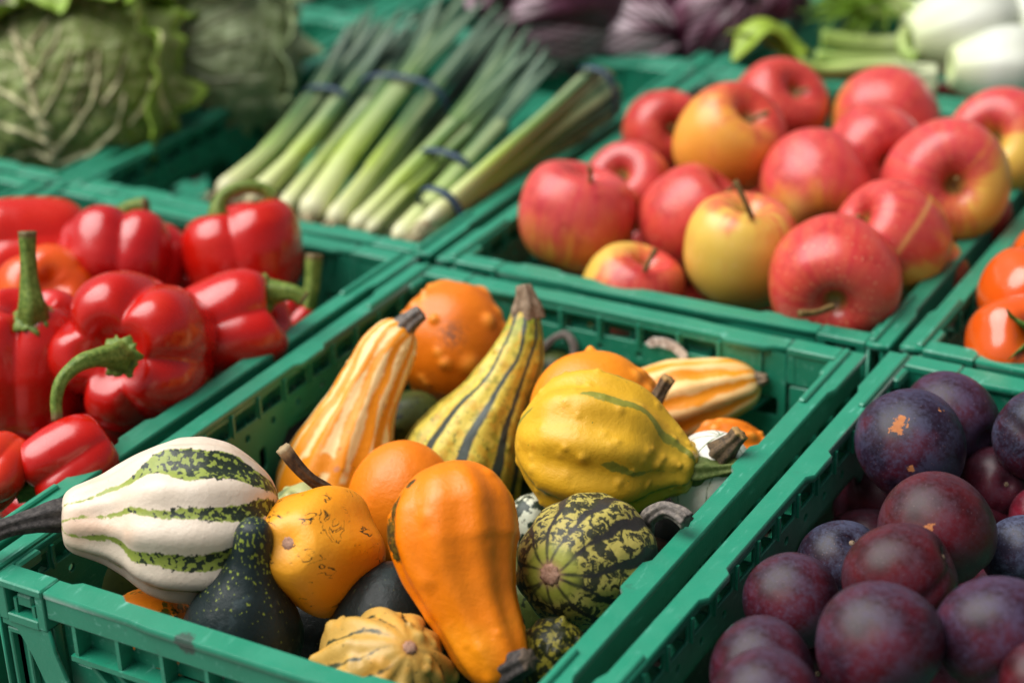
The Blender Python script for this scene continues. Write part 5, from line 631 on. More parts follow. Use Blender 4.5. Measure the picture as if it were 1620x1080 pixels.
APPLE = [(0, .58), (.06, .57), (.13, .64), (.24, .79), (.44, .885), (.72, .81), (.93, .50), (1.0, .10), (.97, -.28), (.84, -.60), (.64, -.82), (.44, -.90), (.27, -.87), (.14, -.77), (.07, -.70), (0, -.70)]
def apple_mat():
    n = NT('apple_skin', .33, .5); b = n.attr('blush'); gt = n.attr('gt'); kind = n.attr('tone')
    y = n.mix(n.noise(25, 3), '#cba43c', '#debb58'); y = n.mix(n.step(kind, .2, .8), y, n.mix(n.noise(25), '#d8902e', '#e6a746'))
    st = n.noise(22, 5, .6, stretch=(5, 5, .7)); f = n.step(n.math('ADD', b, n.math('MULTIPLY', n.math('SUBTRACT', n.math('ADD', n.math('MULTIPLY', st, .5), n.math('MULTIPLY', n.noise(55, 5, .6), .5)), .5), 1.5)), -.05, 1.05)
    red = n.mix(n.noise(40, 5), '#ae1a1a', '#cc3e34'); red = n.mix(n.attr('pink'), red, n.mix(n.noise(40, 5), '#bc2838', '#d65256'))
    red = n.mix(n.math('MULTIPLY', n.step(n.math('ADD', n.attr('strk'), n.math('MULTIPLY', n.noise(70, 6, .7, off=2), 1.2)), .55, 1.5), .28), red, '#dc7048'); red = n.mix(n.math('MULTIPLY', n.step(n.noise(26, 5, .65, off=6), .5, .62), .5), red, '#8f0f14')
    c = n.mix(n.step(f, .0, .5), y, '#d0743c'); c = n.mix(n.step(f, .3, .95), c, red); c = n.mix(n.math('MULTIPLY', n.step(n.voro(300), .20, .10), .5), c, '#e8b88a'); c = n.mix(n.math('MULTIPLY', n.step(gt, .1, .02), .8), c, '#8a7a34'); c = n.mix(n.math('MULTIPLY', n.step(gt, .94, .99), .8), c, '#5a4a24')
    c = n.mix(n.attr('mark'), c, '#e3b160'); n.color(c); n.coat(.12, .2); n.bump(n.noise(40, 3), .002, .15); n.rough(n.step(n.noise(60), .3, .7, .28, .42)); return n.m
AM = apple_mat()
# blush: (sharpness, offset, direction in camera terms right/down/toward), tone, pink
BL = dict(pinkred=(.8, .9, (-.1, -.8, .3), .5, .8), redyellow=(1.5, .6, (.6, .3, .5), .3, .2), red=(.8, .85, (0, -.3, .8), .5, .35), green=(1.1, .05, (.45, -.8, .0), 0., .6), redspeck=(.5, .92, (0, -.3, .6), .5, .3), streak=(.9, .75, (-.3, -.5, .5), .3, .5),
 midblush=(1.0, .75, (.2, -.9, .2), .7, .7), golden=(1.2, .25, (.6, -.55, -.2), 1, .1), pinkyellow=(.9, .8, (0, -.7, .2), .4, .8), crimson=(1.2, .72, (.6, -.4, .2), .6, .7), bigpale=(1.0, .75, (-.5, -.6, .3), .5, .75), crimson2=(1.3, .6, (-.1, -.8, .1), .3, .8), greenlow=(1, .2, (.4, .5, .2), .4, .4))
CR_, CD_, CF_ = (np.array(x) for x in (RIGHT, DOWN, FWD))
def build_apple(d, i):
    r = np.random.default_rng(100+i); a1, a2, a3 = r.uniform(0, 6.28, 3); sy = r.uniform(.92, 1.02)
    def mod(RR, HH, th, t):
        RR = RR*(1+.022*np.cos(5*th+a1)*np.clip((t-.35)*2, 0, 1)+.02*np.cos(th+a2)+.018*np.cos(2*th+a3)+.012*np.cos(3*th+a1*2))
        return RR, HH*sy+.05*RR*np.cos(th+a3)
    V, F, t = revolve(APPLE, d['r'], 64, 52, mod); O = orient(d['ax'], d['ref']); V = V@O.T
    k, off, dr, tone, pink = BL[d['col']]; w = unit(dr[0]*CR_+dr[1]*CD_-dr[2]*CF_); U = V/d['r']; b = off+.75*k*(U@w)+.22*nz(U, 2.2, i)
    mark = np.zeros(len(V)); thv = np.r_[np.tile(np.arange(64)*2*math.pi/64, 52), 0, 0]; b = b+.05*sum(np.sin(k_*thv+r.uniform(0, 6.28)) for k_ in (7, 11, 17, 23, 31))
    if d['col'] == 'streak': e = U@unit(.35*CR_-.5*CD_-.75*CF_); s_ = U@unit(.85*CR_+.5*CD_); mark = np.exp(-((s_-.08+.12*U@CD_)/.045)**2)*(e > .35)*.7
    if d['col'] == 'midblush': mark = np.exp(-(np.sum((U-(-.45*CR_+.35*CD_-.75*CF_))**2, 1)/.055))*.8
    if d['col'] in ('crimson2', 'streak', 'bigpale'): p_ = dict(crimson2=(.1, .45, .75), streak=(.3, .75, .6), bigpale=(.8, .25, .5))[d['col']]; w = p_[0]*CR_+p_[1]*CD_-p_[2]*CF_; b = b-1.1*np.exp(-np.sum((U-w)**2, 1)/(.16 if d['col'] != 'bigpale' else .35))
    stk = .5+.32*sum(np.sin(k_*thv+r.uniform(0, 6.28)) for k_ in (13, 19, 29, 37, 43))/2
    me = mesh('apple', V, F, AM, attrs=dict(strk=stk, gt=t, blush=np.clip(b, 0, 1), tone=np.full(len(V), tone), pink=np.full(len(V), pink), mark=mark)); fix(me)
    o = link('apple', me, loc=d['c']); tag(o, d['label'], 'apple', d.get('group', 'apples in the crate'))
    if 'stem' in d: link('stem', tube('stem', np.array(d['stem']['pts'])-np.array(d['c']), d['stem']['r'], STEM['apple'], 10, 14), o)
    elif abs(np.dot(d['ax'], CF_)) > .3 or 1:
        z = unit(d['ax']); x = O[:, 0]; link('stem', tube('stem', [z*d['r']*.52, z*d['r']*.75+x*.001, z*d['r']*.93+x*.004], [.0012, .001, .0014], STEM['apple'], 8, 10), o)
    z = -unit(d['ax'])*d['r']*.70; bm = bmesh.new(); bmesh.ops.create_icosphere(bm, subdivisions=2, radius=1)
    for v in bm.verts: q = .0036*(1+.35*math.cos(5*math.atan2(v.co.y, v.co.x))); v.co = Vector((v.co.x*q, v.co.y*q, v.co.z*.0022))
    c = link('blossom_end', bm_mesh('blossom_end', bm, STEM['stem_brown'], True), o); c.location = tuple(z); c.rotation_euler = Vector(tuple(z)).to_track_quat('Z', 'Y').to_euler()
PLUM = [(0, .84), (.08, .84), (.2, .90), (.42, .90), (.7, .72), (.9, .42), (1.0, .02), (.93, -.40), (.74, -.71), (.48, -.89), (.22, -.97), (.08, -.98), (0, -.98)]
def plum_mat(name, a, b, bloom, amt):
    n = NT(name, .4, .28); c = n.mix(n.step(n.noise(30, 5, .6), .38, .62), a, b); c = n.mix(n.math('MULTIPLY', n.step(n.noise(20, 4, off=3), .5, .65), .6), c, '#5a1220')
    bm_ = n.math('MULTIPLY', n.step(n.math('ADD', n.noise(24, 8, .68, .6, off=5), n.math('MULTIPLY', n.noise(420, 5, .7), .40)), .60, .80), amt); c = n.mix(bm_, c, bloom); c = n.mix(n.math('MULTIPLY', n.step(n.noise(800, 3, .6, off=9), .6, .72), .4), c, bloom)
    c = n.mix(n.math('MULTIPLY', n.step(n.voro(420), .13, .07), .4), c, '#8a6a6a')
    s = n.step(n.math('ADD', n.attr('scab'), n.math('MULTIPLY', n.math('SUBTRACT', n.noise(200, 6, .75), .5), 2.6)), .62, .68); c = n.mix(s, c, n.mix(n.noise(400), '#93542e', '#b97a4c'))
    n.color(c); n.rough(n.math('ADD', n.math('MULTIPLY', bm_, .3), n.math('ADD', .38, n.math('MULTIPLY', s, .4)))); n.bump(n.noise(120, 4), .0008, .25); return n.m
PM = dict(dusky=plum_mat('dusky_plum_skin', '#17101e', '#281626', '#44445e', .58), violet=plum_mat('violet_plum_skin', '#24121e', '#3c1826', '#4e4460', .58), bluish=plum_mat('bluish_plum_skin', '#17101a', '#281624', '#464c64', .66), wine=plum_mat('wine_plum_skin', '#2a070c', '#500d14', '#523c4a', .42),
 purple=plum_mat('purple_plum_skin', '#210a14', '#47101c', '#50465c', .5), shade=plum_mat('shaded_plum_skin', '#2a1018', '#481420', '#4a3a4a', .3), slate=plum_mat('slate_plum_skin', '#22202e', '#302a3c', '#5c6480', .7), red=plum_mat('red_plum_skin', '#4a0f1a', '#701626', '#6a4a5a', .3))
def build_plum(d, i):
    r = np.random.default_rng(300+i); a1, a2 = r.uniform(0, 6.28, 2)
    el = r.uniform(.98, 1.1); gd = .08 if d['col'] in ('wine2', 'violet2') else .045
    def mod(RR, HH, th, t):
        g = ((th-.4+math.pi) % (2*math.pi))-math.pi; RR = RR*(1-gd*np.exp(-(g/.13)**2)*np.clip(1.25-t, 0, 1)+.02*np.cos(2*th+a1)+.02*np.cos(3*th+a2)); return RR, HH*el+.03*RR*np.cos(th+a2)
    V, F, t = revolve(PLUM, d['r'], 64, 48, mod); V = V@orient(d['ax'], d['ref']).T; U = V/d['r']; V = V*(1+.012*nz(U, 2.6, i))[:, None]; sc = np.full(len(V), -1.)
    for p, s_ in dict(dusky=[((-.36, -.42, .8), .055), ((.42, -.62, .62), .012), ((-.2, .38, .9), .006)], wine=[((-.32, -.12, .94), .018)], violet=[((.5, -.35, .7), .01)]).get(d['col'] if 'lower layer' not in d['label'] and (d['col'] != 'wine' or 'small tan' in d['label']) else '', []):
        sc = np.maximum(sc, 1.0*np.exp(-np.sum((U-(p[0]*CR_+p[1]*CD_-p[2]*CF_))**2, 1)/s_))
    me = mesh('plum', V, F, PM[{'wine2': 'wine', 'violet2': 'violet', 'purple2': 'purple'}.get(d['col'], d['col'])], attrs=dict(gt=t, scab=sc)); fix(me)
    o = link('plum', me, loc=d['c']); tag(o, d['label'], 'plum', d.get('group', 'plums in the crate')); z = unit(d['ax'])*d['r']
    link('stem_scar', tube('stem_scar', [z*.80, z*.86, z*.885], [.0022, .0016, .0012], STEM['stem_tan'], 10, 8), o)
PEP = [(0, .64), (.10, .64), (.20, .68), (.36, .82), (.56, .92), (.77, .86), (.94, .62), (1.0, .25), (.98, -.15), (.92, -.50), (.80, -.78), (.62, -.96), (.42, -1.0), (.24, -.92), (.10, -.84), (0, -.83)]
def pep_mat(name, a, b, hot):
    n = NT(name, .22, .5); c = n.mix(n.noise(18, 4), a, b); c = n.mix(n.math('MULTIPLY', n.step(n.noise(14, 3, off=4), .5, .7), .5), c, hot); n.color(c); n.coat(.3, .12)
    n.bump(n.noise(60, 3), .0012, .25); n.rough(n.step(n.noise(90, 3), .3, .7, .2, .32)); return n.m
PPM = dict(red=pep_mat('red_pepper_skin', '#ae0b06', '#c21608', '#cc2a0c'), brightred=pep_mat('bright_red_pepper_skin', '#b81410', '#cf2614', '#d83a14'), pinkred=pep_mat('pinkish_red_pepper_skin', '#a60c12', '#bc1816', '#c42818'), orange=pep_mat('orange_red_pepper_skin', '#cf3c0c', '#e05a10', '#e67a14'),
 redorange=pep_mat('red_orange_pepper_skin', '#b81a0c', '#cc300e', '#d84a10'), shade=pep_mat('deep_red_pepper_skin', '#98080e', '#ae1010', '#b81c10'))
def build_pepper(d, i):
    r = np.random.default_rng(500+d['seed']*7); nl = d['lobes']; wob = r.uniform(-.22, .22, nl); amp = r.uniform(.8, 1.15, nl); ph = r.uniform(0, 6.28)
    cen = (np.arange(nl)+.5)*2*math.pi/nl+wob
    sx, sz = d['sc']
    def mod(RR, HH, th, t):
        edges = (cen+np.roll(cen, 1))/2; edges[0] -= math.pi
        gv = np.zeros_like(th)
        for e, a in zip(edges, amp): x = ((th-e+math.pi) % (2*math.pi))-math.pi; gv = gv+a*np.exp(-(np.abs(x)/(.34*4/nl))**1.25)
        dep = np.interp(t, [0, .12, .28, .5, .8, .93, 1], [.08, .24, .30, .16, .13, .24, .1])
        L = 1-dep*np.clip(gv, 0, 1.1); sh = np.interp(t, [0, .1, .25, .4, 1], [0, .06, .15, .04, 0])
        return RR*L*sx*(1+.03*np.cos(th+ph)), (HH-sh*np.clip(gv, 0, 1)+.05*np.cos(th+ph)*RR)*sz
    V, F, t = revolve(PEP, d['r'], 120, 72, mod); O = orient(d['ax'], d['ref']); V = V@O.T; V += unit(V)*(.022*d['r']*nz(V/d['r'], 2.4, i)+.006*d['r']*nz(V/d['r'], 7, i+9))[:, None]
    me = mesh('bell_pepper', V, F, PPM[d['col']], attrs=dict(gt=t)); fix(me)
    o = link('bell_pepper', me, loc=d['c']); tag(o, d['label'], 'pepper', d.get('group', 'red peppers in the left crate'))
    z = unit(d['ax'])
    if 'stem' in d:
        sp = np.array(d['stem']['pts'])-np.array(d['c']); rr = d['stem']['r']
        st = link('stem', tube('stem', sp, rr, STEM['pepper'], 18, 34, 5, .10, jitter=.0002, seed=i), o); b = sp[0]; tz = unit(sp[1]-sp[0]); R0 = rr[0]*1.3
    else: b = z*d['r']*.62*sz; tz = z; R0 = .007; st = link('stem', tube('stem', [b, b+z*.012, b+z*.024+O[:, 0]*.006], [.006, .0042, .0046], STEM['pepper'], 12, 14, 5, .1), o)
    # star-edged calyx
    OO = orient(tz, d['ref']); k = 40; th = np.arange(k)*2*math.pi/k; rings = [(.15, .002), (.55, .0012), (.85, .0), (1.0, -.0012), (.97, -.003), (.5, -.002)]; VV = []
    for f, h in rings:
        rad = R0*f*(1+(.09*np.cos(6*th+i)+.09*np.cos(11*th+2*i)+.05*np.cos(17*th))*(f > .5)); VV.append(np.stack([rad*np.cos(th), rad*np.sin(th), h+.0012*np.cos(6*th+1)*(f > .8)], -1))
    VV = np.vstack(VV+[np.array([[0, 0, .002]]), np.array([[0, 0, -.003]])])@OO.T+b+tz*.001
    me = mesh('calyx', VV, grid_faces(len(rings), k, len(rings)*k, len(rings)*k+1), STEM['pepper'], attrs={'gt': np.zeros(len(VV))}); fix(me); link('calyx', me, o)
TOM = [(0, .62), (.12, .62), (.28, .70), (.52, .78), (.80, .62), (.97, .28), (1.0, -.05), (.92, -.42), (.70, -.70), (.40, -.82), (.12, -.84), (0, -.84)]
n = NT('tomato_skin', .2, .5); n.color(n.mix(n.noise(20, 3), '#c6440c', '#da5c16')); n.coat(.5, .08); n.bump(n.noise(50, 3), .001, .15); TM = n.m
def build_tomato(d, i):
    def mod(RR, HH, th, t): return RR*(1+.05*np.cos(5*th+i)*np.clip(1-abs(t-.3)*1.4, 0, 1)+.02*np.cos(2*th+i)), HH
    V, F, t = revolve(TOM, d['r'], 72, 44, mod); O = orient(d['ax'], d['ref']); V = V@O.T; me = mesh('tomato', V, F, TM); fix(me)
    o = link('tomato', me, loc=d['c']); tag(o, d['label'], 'tomato', d.get('group', 'tomatoes in the right crate')); z = unit(d['ax'])
    b = z*d['r']*.60; ca = link('calyx', tube('calyx', [b, b+z*.006, b+z*.013+O[:, 0]*.003], [.0035, .0028, .0032], STEM['calyx'], 10, 10), o)
    for k in range(5):
        a = k*2*math.pi/5+.5*i+.2; u = O[:, 0]*math.cos(a)+O[:, 1]*math.sin(a)
        p = [b+z*.002, b+z*.006+u*.008, b+z*(.007-.002*(k % 2))+u*.016, b+z*(.010-.004*(k % 3))+u*.024]; link('sepal', tube('sepal', p, [.0032, .0034, .0022, .0004], STEM['calyx'], 8, 14, squash=.45), ca)
for i, d in enumerate(FRUITS): dict(apple=build_apple, plum=build_plum, pepper=build_pepper, tomato=build_tomato)[d['kind']](d, i)

# ---------------- leeks, cabbages, radicchio, fennel, greens ----------------
def leek_mat(name, dark):
    n = NT(name, .45, .4); t = n.math('ADD', n.attr('gt'), n.math('MULTIPLY', n.math('SUBTRACT', n.noise(60, 4), .5), .12))
    dk = '#3a5632' if dark > .45 else '#2f4a34'
    c = n.ramp(t, [(0, '#cfcca4'), (.09, '#c3c88a'), (.26, '#9cb048' if dark > .3 else '#8fa85a'), (.46, '#5c7c34' if dark > .4 else '#4a6a3a'), (.68, dk), (1, '#3f5a4a')])
    v = n.noise(420, 2, .4, stretch=(1, 1, 1)); c = n.mix(n.math('MULTIPLY', n.step(n.attr('rib'), .4, 1.), .35), c, '#c5cf9a'); c = n.mix(n.math('MULTIPLY', n.step(v, .55, .7), .2), c, '#8ea08a'); n.color(c); return n.m
LM = [leek_mat('leek_dark', .25), leek_mat('leek_mid', .4), leek_mat('leek_pale', .6)]
def strip(name, pts, w, mat, t0, t1, fold=.35, n_=26, k=7, th=.0012, up=(0, 0, 1)):
    Cc = spline(pts, n_); T, N, B = frames(Cc, np.array(up, float)); s = np.linspace(0, 1, n_); W = w*np.clip(np.minimum(1, (1-s)*3.2+.12), 0, 1); x = np.linspace(-1, 1, k); V = []; at = []; rb = []
    for lay in (0, 1):
        P = Cc[:, None]+W[:, None, None]*(x[None, :, None]*B[:, None]+(fold*np.abs(x)**1.4)[None, :, None]*N[:, None])-lay*th*N[:, None]; V.append(P.reshape(-1, 3)); at.append(np.repeat(t0+(t1-t0)*s, k)); rb.append(np.tile(1-np.abs(x)*3, n_))
    i = np.arange(n_-1)[:, None]*k+np.arange(k-1)[None, :]; q = np.stack([i, i+1, i+k+1, i+k], -1).reshape(-1, 4); o = n_*k; F = q.tolist()+(q[:, ::-1]+o).tolist()
    for a in range(n_-1):
        F.append([a*k, (a+1)*k, (a+1)*k+o, a*k+o]); F.append([a*k+k-1+o, (a+1)*k+k-1+o, (a+1)*k+k-1, a*k+k-1])
    for a in range(k-1): F.append([a+1, a, a+o, a+1+o]); b = (n_-1)*k; F.append([a+b, a+1+b, a+1+b+o, a+b+o])
    me = mesh(name, np.vstack(V), F, mat, attrs=dict(gt=np.r_[at[0], at[1]], rib=np.clip(np.r_[rb[0], rb[1]], 0, 1))); fix(me); return me
def build_leek(d, i):
    m = LM[0 if d['dark'] < .33 else (1 if d['dark'] < .48 else 2)]; P = np.array(d['pts']); org = P[0]; n_, nu = 60, 20; Cc = spline(P-org, n_); s = np.linspace(0, 1, n_); r = d['r']
    R = r*np.interp(s, [0, .02, .06, .12, .3, .7, 1], [.5, .95, 1.08, 1.0, .92, .98, 1.12]); T, N, B = frames(Cc, np.array((0, 0, 1.)))
    th = np.arange(nu)*2*math.pi/nu; sq = np.interp(s, [0, .5, 1], [1, .9, .62]); lay = 1+np.outer(np.interp(s, [0, .25, 1], [.02, .05, .11]), np.cos(3*th+i)+.6*np.cos(5*th+2*i))
    V = (Cc[:, None]+(R[:, None]*lay)[..., None]*(np.cos(th)[None, :, None]*N[:, None]*sq[:, None, None]+np.sin(th)[None, :, None]*B[:, None])).reshape(-1, 3)
    V = np.vstack([V, Cc[:1]-T[:1]*r*.15, Cc[-1:]-T[-1:]*r*.3]); ln = .62 if d['leaves'] else .8; tt = np.r_[np.repeat(s*ln, nu), 0, ln*.85]
    me = mesh('leek', V, grid_faces(n_, nu, n_*nu, n_*nu+1), m, attrs=dict(gt=tt, rib=np.r_[np.clip(.5-1.2*(lay-1)/.11, 0, 1).reshape(-1), 0, 0])); fix(me)
    o = link('leek', me, loc=tuple(org)); tag(o, d['label'], 'leek', 'leeks in the crate')
    for k, lf in enumerate(d['leaves']):
        L_ = np.array(lf)-org; st = Cc[38]*.5+Cc[44]*.5; link('leaf', strip('leaf', [Cc[24]+np.array((0, 0, r*.55)), Cc[44]+np.array((0, 0, r*.5)), L_[1], L_[2]], r*(1.05-.12*k), m, .3, 1.0, -.35+.2*(k % 2), up=(.15*(k-1), -.1, 1)), o)
    r_ = np.random.default_rng(i)
    if d['pts'][0][2] > -.02:
        bm = bmesh.new()
        rt = []
        for k in range(16):
            a = r_.uniform(0, 6.28); u = N[0]*math.cos(a)+B[0]*math.sin(a); p0 = u*r*.3; p1 = p0-T[0]*.006+u*r*.3; p2 = p1-T[0]*r_.uniform(.004, .012)+r_.normal(size=3)*.004
            me = tube('roots', [p0, p1, p2], [.0007, .0005, .0003], None, 5, 7); bm.from_mesh(me); bpy.data.meshes.remove(me)
        ro = link('roots', bm_mesh('roots', bm, ROOT, True), o); ro['kind'] = 'stuff'
n = NT('leek_root', .8, .2); n.color('#b9aa88'); ROOT = n.m
n = NT('blue_rubber', .5, .4); n.color(n.mix(n.noise(50), '#2c3f52', '#3a4f63')); RUB = n.m
def build_band(d, i):
    a = unit(d['ax']); x = unit(np.cross(a, (0, 0, 1.))); y = np.cross(x, a); nu = 64; V = []; F = []; w = .0032
    for k in range(nu):
        t = 2*math.pi*k/nu; c = np.sign(math.cos(t))*abs(math.cos(t))**.8; s_ = np.sign(math.sin(t))*abs(math.sin(t))**.8
        for f, h in ((1, -w), (1.03, 0), (1, w), (.96, 0)): V.append((x*d['ru']*c+y*d['rv']*s_)*f+a*h)
    for k in range(nu):
        for q in range(4): F.append([k*4+q, k*4+(q+1) % 4, ((k+1) % nu)*4+(q+1) % 4, ((k+1) % nu)*4+q])
    me = mesh('rubber_band', V, F, RUB); fix(me); tag(link('rubber_band', me, loc=d['c']), d['label'], 'rubber band', 'rubber bands on the leeks')
def seg_d(Q, a, b):
    a = np.array(a, float); b = np.array(b, float); e = b-a; u = np.clip(((Q-a)@e)/(e@e), 0, 1); return np.linalg.norm(Q-a-u[:, None]*e, axis=1), u
def cab_mat(name, a, b, vein, rim):
    n = NT(name, .55, .35); c = n.mix(n.noise(30, 5), a, b); c = n.mix(n.step(n.attr('net'), .3, .9), c, n.mix(.45, a, vein)); c = n.mix(n.step(n.attr('edge'), .35, .95), c, rim); c = n.mix(n.step(n.attr('vein'), .3, .8), c, vein); n.color(c)
    n.bump(n.voro(75), .008, .5); return n.m
CAB = [cab_mat('savoy_leaf', '#5c6c38', '#82904c', '#d4cba0', '#85a436'), cab_mat('grey_savoy_leaf', '#84946a', '#a3b086', '#ccd0b2', '#9aba70')]
def build_cabbage(d, i):
    cr, cd, cf = (np.array(d[k]) for k in ('right', 'down', 'fwd')); s = d['s']; m = CAB[0 if d['edge'] else 1]
    root = link('savoy_cabbage', None, loc=(d['c'][0], d['c'][1], -H+.008)); tag(root, d['label'], 'cabbage', 'savoy cabbages in the crate'); off = np.array(d['c'])-np.array(root.location)
    def leaf(name, rx, ry, rz, a0, a1, shift, tilt, veins, seed, half, nA=110, nB=110, flare=.0):
        # patch of an ellipsoid facing direction given by tilt (right, down, toward)
        f = unit(tilt[0]*cr+tilt[1]*cd-tilt[2]*cf); x = unit(cr-np.dot(cr, f)*f); y = np.cross(f, x); y = y if np.dot(y, cd) > 0 else -y
        A = np.linspace(0, 1, nA); PH = np.arange(nB)*2*math.pi/nB; r = A[:, None]*half*(1+.05*np.cos(5*PH+seed)+.03*np.cos(11*PH+2*seed))[None, :]
        ux = np.sin(r)*np.cos(PH); uy = np.sin(r)*np.sin(PH); uz = np.cos(r)
        P = (rx*ux[..., None]*x+ry*uy[..., None]*y+rz*uz[..., None]*f).reshape(-1, 3)
        nn = unit(P/np.array((1, 1, 1))); Q = np.stack([P@cr, P@cd], 1)/s; v = np.zeros(len(P))
        vw = np.zeros(len(P))
        for w0, ln in veins:
            for q_, (a, b) in enumerate(zip(ln[:-1], ln[1:])): dd, u = seg_d(Q, a, b); w = w0*(1-.55*(q_+u)/(len(ln)-1)); v = np.maximum(v, np.exp(-(dd/(w*.7))**2)); vw = np.maximum(vw, np.exp(-(dd/(w*2.2))**2))
        net = np.abs(np.sin(Q[:, 0]*.16+2*nz(P, 60, seed)))*np.abs(np.sin(Q[:, 1]*.16+2*nz(P, 60, seed+1))); net = np.clip(1-net*2.6, 0, 1)*(veins != [])
        e = np.repeat(A, nB)**9
        ruf = .008*np.sin(9*np.tile(PH, nA)+seed)+.005*np.sin(17*np.tile(PH, nA)+2*seed)+.003*np.sin(31*np.tile(PH, nA))
        P = P+nn*(.0022*v-.003*vw*(1-v)+.0012*nz(P, 190, seed+3)+.0009*nz(P, 420, seed+7)+flare*e+ruf*e)[:, None]+np.asarray(shift)
        nP = len(P); V = np.vstack([P, P-nn*.0016]); k = np.arange(nA-1)[:, None]*nB; j = np.arange(nB)[None, :]; jj = (j+1) % nB
        q = np.stack([k+j, k+jj, k+nB+jj, k+nB+j], -1).reshape(-1, 4); F = q.tolist()+(q[:, ::-1]+nP).tolist(); b0 = (nA-1)*nB
        F += [[b0+a, b0+(a+1) % nB, b0+(a+1) % nB+nP, b0+a+nP] for a in range(nB)]
        dup = lambda z: np.r_[z, z]
        me = mesh(name, V+off, F, m, attrs=dict(vein=dup(v), net=dup(net*.8), edge=dup(np.repeat(A, nB)**(9 if half > 1.3 else 2.5) if d['edge'] else e*.6))); return link(name, me, root)
    rx, ry = d['rx'], d['ry']; rz = min(rx, ry)*.9
    leaf('head', rx*.9, ry*.9, rz*.9, 0, 1, (0, 0, 0), (0, -.3, 1), [], 5+i, 2.9, 60, 60)
    leaf('leaf', rx*.97, ry, rz, 0, 1, (0, 0, 0), (-.12, .05, 1), d['veins'], 3+i, 1.42, 150, 150, .006)
    leaf('leaf', rx*1.0, ry*1.0, rz*1.0, 0, 1, tuple(cr*.004), (.97, -.1, -.4), [(5, [(140, 60), (120, -20), (90, -90)])], 8+i, 1.2, 80, 100, .016)
    leaf('leaf', rx*1.0, ry*1.0, rz*1.0, 0, 1, tuple(cd*-.004), (-.2, -1, -.1), [], 9+i, 1.1, 80, 100, .012)
def rad_mat(name, pale):
    n = NT(name, .4, .4); c = n.mix(n.noise(60, 4), '#240b16', '#4a182c'); c = n.mix(n.math('MULTIPLY', n.step(n.noise(120, 4, off=2), .5, .6), .4), c, '#6a3450')
    c = n.mix(n.step(n.attr('vein'), .2, .7), c, n.mix(pale, '#7a4660', '#e0ccd2')); n.color(c); n.coat(.15, .3); return n.m
def build_radicchio(d, i):
    ax = unit(d['ax']); O = orient(ax, unit(-CF_)); r = d['r']; m = rad_mat('radicchio_leaf' if i == 0 else 'radicchio_leaf_%s' % 'abcdefgh'[i % 8], d['pale'])
    root = link('radicchio', None, loc=d['c']); tag(root, d['label'], 'radicchio', 'radicchio heads in the crate'); rg = np.random.default_rng(d['seed'])
    for k in range(9):
        az = k*2.4+d['seed']; wid = 1.0+.2*rg.uniform(); nA, nB = 40, 34; A = np.linspace(0, 1, nA)[:, None]; Bq = np.linspace(-1, 1, nB)[None, :]; rr = r*(.72+.035*k)
        pol = (1-A)*2.7+.25+.1*rg.uniform(); az_ = az+Bq*wid*np.sin(np.clip(A*2.2, 0, 1.57))*.95
        ruf = 1+.05*np.sin(Bq*9+k)*A**2+.06*A**4*np.sin(Bq*17+k*2)
        L = np.stack([np.sin(pol)*np.cos(az_)*ruf, np.sin(pol)*np.sin(az_)*ruf, 1.15*np.cos(pol)*np.ones_like(az_)*ruf], -1)*rr
        ve = np.exp(-(Bq/(.07*(1.25-A)))**2)*np.ones_like(A)
        for q in range(5): ve = np.maximum(ve, np.exp(-((np.abs(Bq)-(A-.12*q-.08)*.85)/.032)**2)*(A > .12*q+.08)*.9)
        L = L*(1+.02*ve[..., None]); P = L.reshape(-1, 3)@O.T; nP = len(P); V = np.vstack([P, P*.975]); ii = np.arange(nA-1)[:, None]*nB+np.arange(nB-1)[None, :]
        q = np.stack([ii, ii+1, ii+nB+1, ii+nB], -1).reshape(-1, 4); F = q.tolist()+(q[:, ::-1]+nP).tolist(); bd = [*range(nB), *[a*nB+nB-1 for a in range(1, nA)], *[(nA-1)*nB+b for b in range(nB-2, -1, -1)], *[a*nB for a in range(nA-2, 0, -1)]]
        F += [[bd[a], bd[(a+1) % len(bd)], bd[(a+1) % len(bd)]+nP, bd[a]+nP] for a in range(len(bd))]
        me = mesh('leaf', V, F, m, attrs=dict(vein=np.r_[ve.reshape(-1), ve.reshape(-1)])); link('leaf', me, root)
n = NT('fennel_bulb', .4, .4); gt = n.attr('gt'); n.color(n.mix(n.math('MULTIPLY', n.step(n.attr('rib'), .5, 1), .3), n.ramp(gt, [(0, '#cfd3b0'), (.25, '#c2c5b6'), (.6, '#c6c9bb'), (.85, '#cdd6a8'), (1, '#a9bd72')]), '#b9c48c')); FB = n.m
n = NT('fennel_stalk', .4, .4); n.color(n.ramp(n.math('ADD', n.attr('gt'), n.math('MULTIPLY', n.math('SUBTRACT', n.noise(80), .5), .3)), [(0, '#d3dab4'), (.5, '#aebf74'), (1, '#8da94c')])); FS = n.m
def leafm(name, a, b): n = NT(name, .5, .4); n.color(n.mix(n.noise(40, 4), a, b)); return n.m
FL = leafm('fennel_leaf', '#6f8c1e', '#94a836'); FD = leafm('fennel_frond', '#5c8418', '#86a82c')
BULB = [(0, -.62), (.2, -.64), (.45, -.58), (.8, -.40), (1.0, -.05), (.95, .35), (.75, .72), (.55, 1.0), (.42, 1.15), (.2, 1.12), (0, 1.05)]
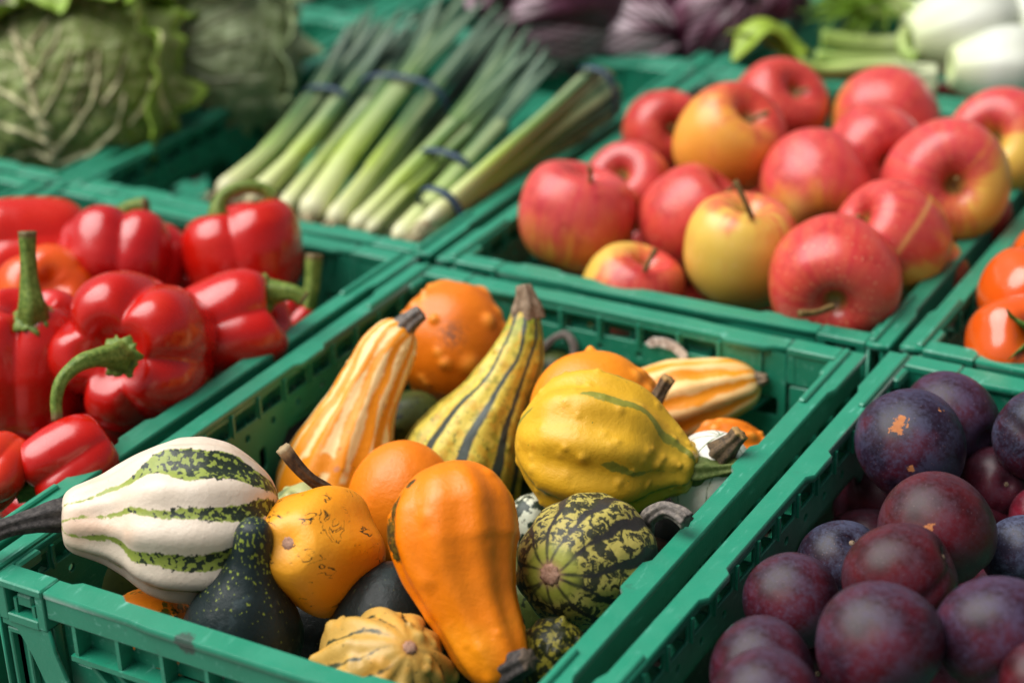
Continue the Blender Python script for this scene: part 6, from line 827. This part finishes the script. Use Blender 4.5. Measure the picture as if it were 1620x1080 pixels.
def build_fennel(d, i):
    def mod(RR, HH, th, t): lay = .05*np.abs(np.cos(2.5*th+t*1.5)); return RR*(1-.05+lay)*(1-.14*np.abs(np.sin(th))), HH
    V, F, t = revolve(BULB, d['r'], 72, 50, mod); O = orient(d['ax'], d['ref']); V = V@O.T; th = np.r_[np.tile(np.arange(72)*2*math.pi/72, 50), 0, 0]
    me = mesh('fennel', V, F, FB, attrs=dict(gt=t, rib=np.clip(1-np.abs(np.cos(2.5*th+t*1.5))*5, 0, 1))); fix(me); o = link('fennel', me, loc=d['c']); tag(o, d['label'], 'fennel', 'fennel bulbs in the crate'); rg = np.random.default_rng(d['seed'])
    for s_ in d['stalks']:
        P = np.array(s_['pts'])-np.array(d['c']); st = link('stalk', tube('stalk', P, [s_['r']*1.15, s_['r'], s_['r']*.9], FS, 14, 26, 4, .08), o)
        if s_['leaf'] == 1:
            e, dr = P[-1], unit(P[-1]-P[-2]); sd = np.cross(dr, (0, 0, 1.))
            for a, b, l in ((.6, .02, .055), (-.3, .035, .05), (1.4, .015, .04)):
                link('leaf', strip('leaf', [e, e+(dr+sd*a*.4)*l*.5+np.array((0, 0, b*.5)), e+(dr+sd*a)*l+np.array((0, 0, -b*.3))], .016, FL, 0, 1, .3), st)
        if s_['leaf'] == 2:
            bm = bmesh.new(); e = P[-1]; dr = unit(P[-1]-P[-2])
            for k in range(90):
                p0 = P[-2]+(e-P[-2])*rg.uniform(0, 1.2); q = unit(dr*.4+rg.normal(size=3)*.8); l = rg.uniform(.015, .04); me = tube('frond', [p0, p0+q*l*.5+rg.normal(size=3)*.003, p0+q*l], [.0012, .0009, .0003], None, 5, 6); bm.from_mesh(me); bpy.data.meshes.remove(me)
            fr = link('frond', bm_mesh('frond', bm, FD, True), st); fr['kind'] = 'stuff'
GRN = [leafm('green_leaf', '#4c7414', '#7d9a2a'), leafm('dark_green_leaf', '#2f4a14', '#4c6a20')]
def build_greens(d, i):
    root = link('leafy_greens', None, loc=d['c']); tag(root, d['label'], 'greens', 'leafy greens in the back crate'); rg = np.random.default_rng(d['seed']); r = d['r']
    for k in range(26):
        az = k*2.4; el = rg.uniform(.1, 1.2); u = np.array((math.cos(az)*math.cos(el), math.sin(az)*math.cos(el), math.sin(el))); sd = np.array((0, 0, 1.))
        p = [u*.005, u*r*.6+sd*.006, u*r+sd*.004, u*r*1.25-sd*.016*rg.uniform(0, 1.4)]; link('leaf', strip('leaf', p, r*rg.uniform(.28, .42), GRN[k % 4 == 0], 0, 1, .35, 16, 7), root)
for i, d in enumerate(VEG): dict(leek=build_leek, band=build_band, cabbage=build_cabbage, radicchio=build_radicchio, fennel=build_fennel, greens=build_greens)[d['kind']](d, i)
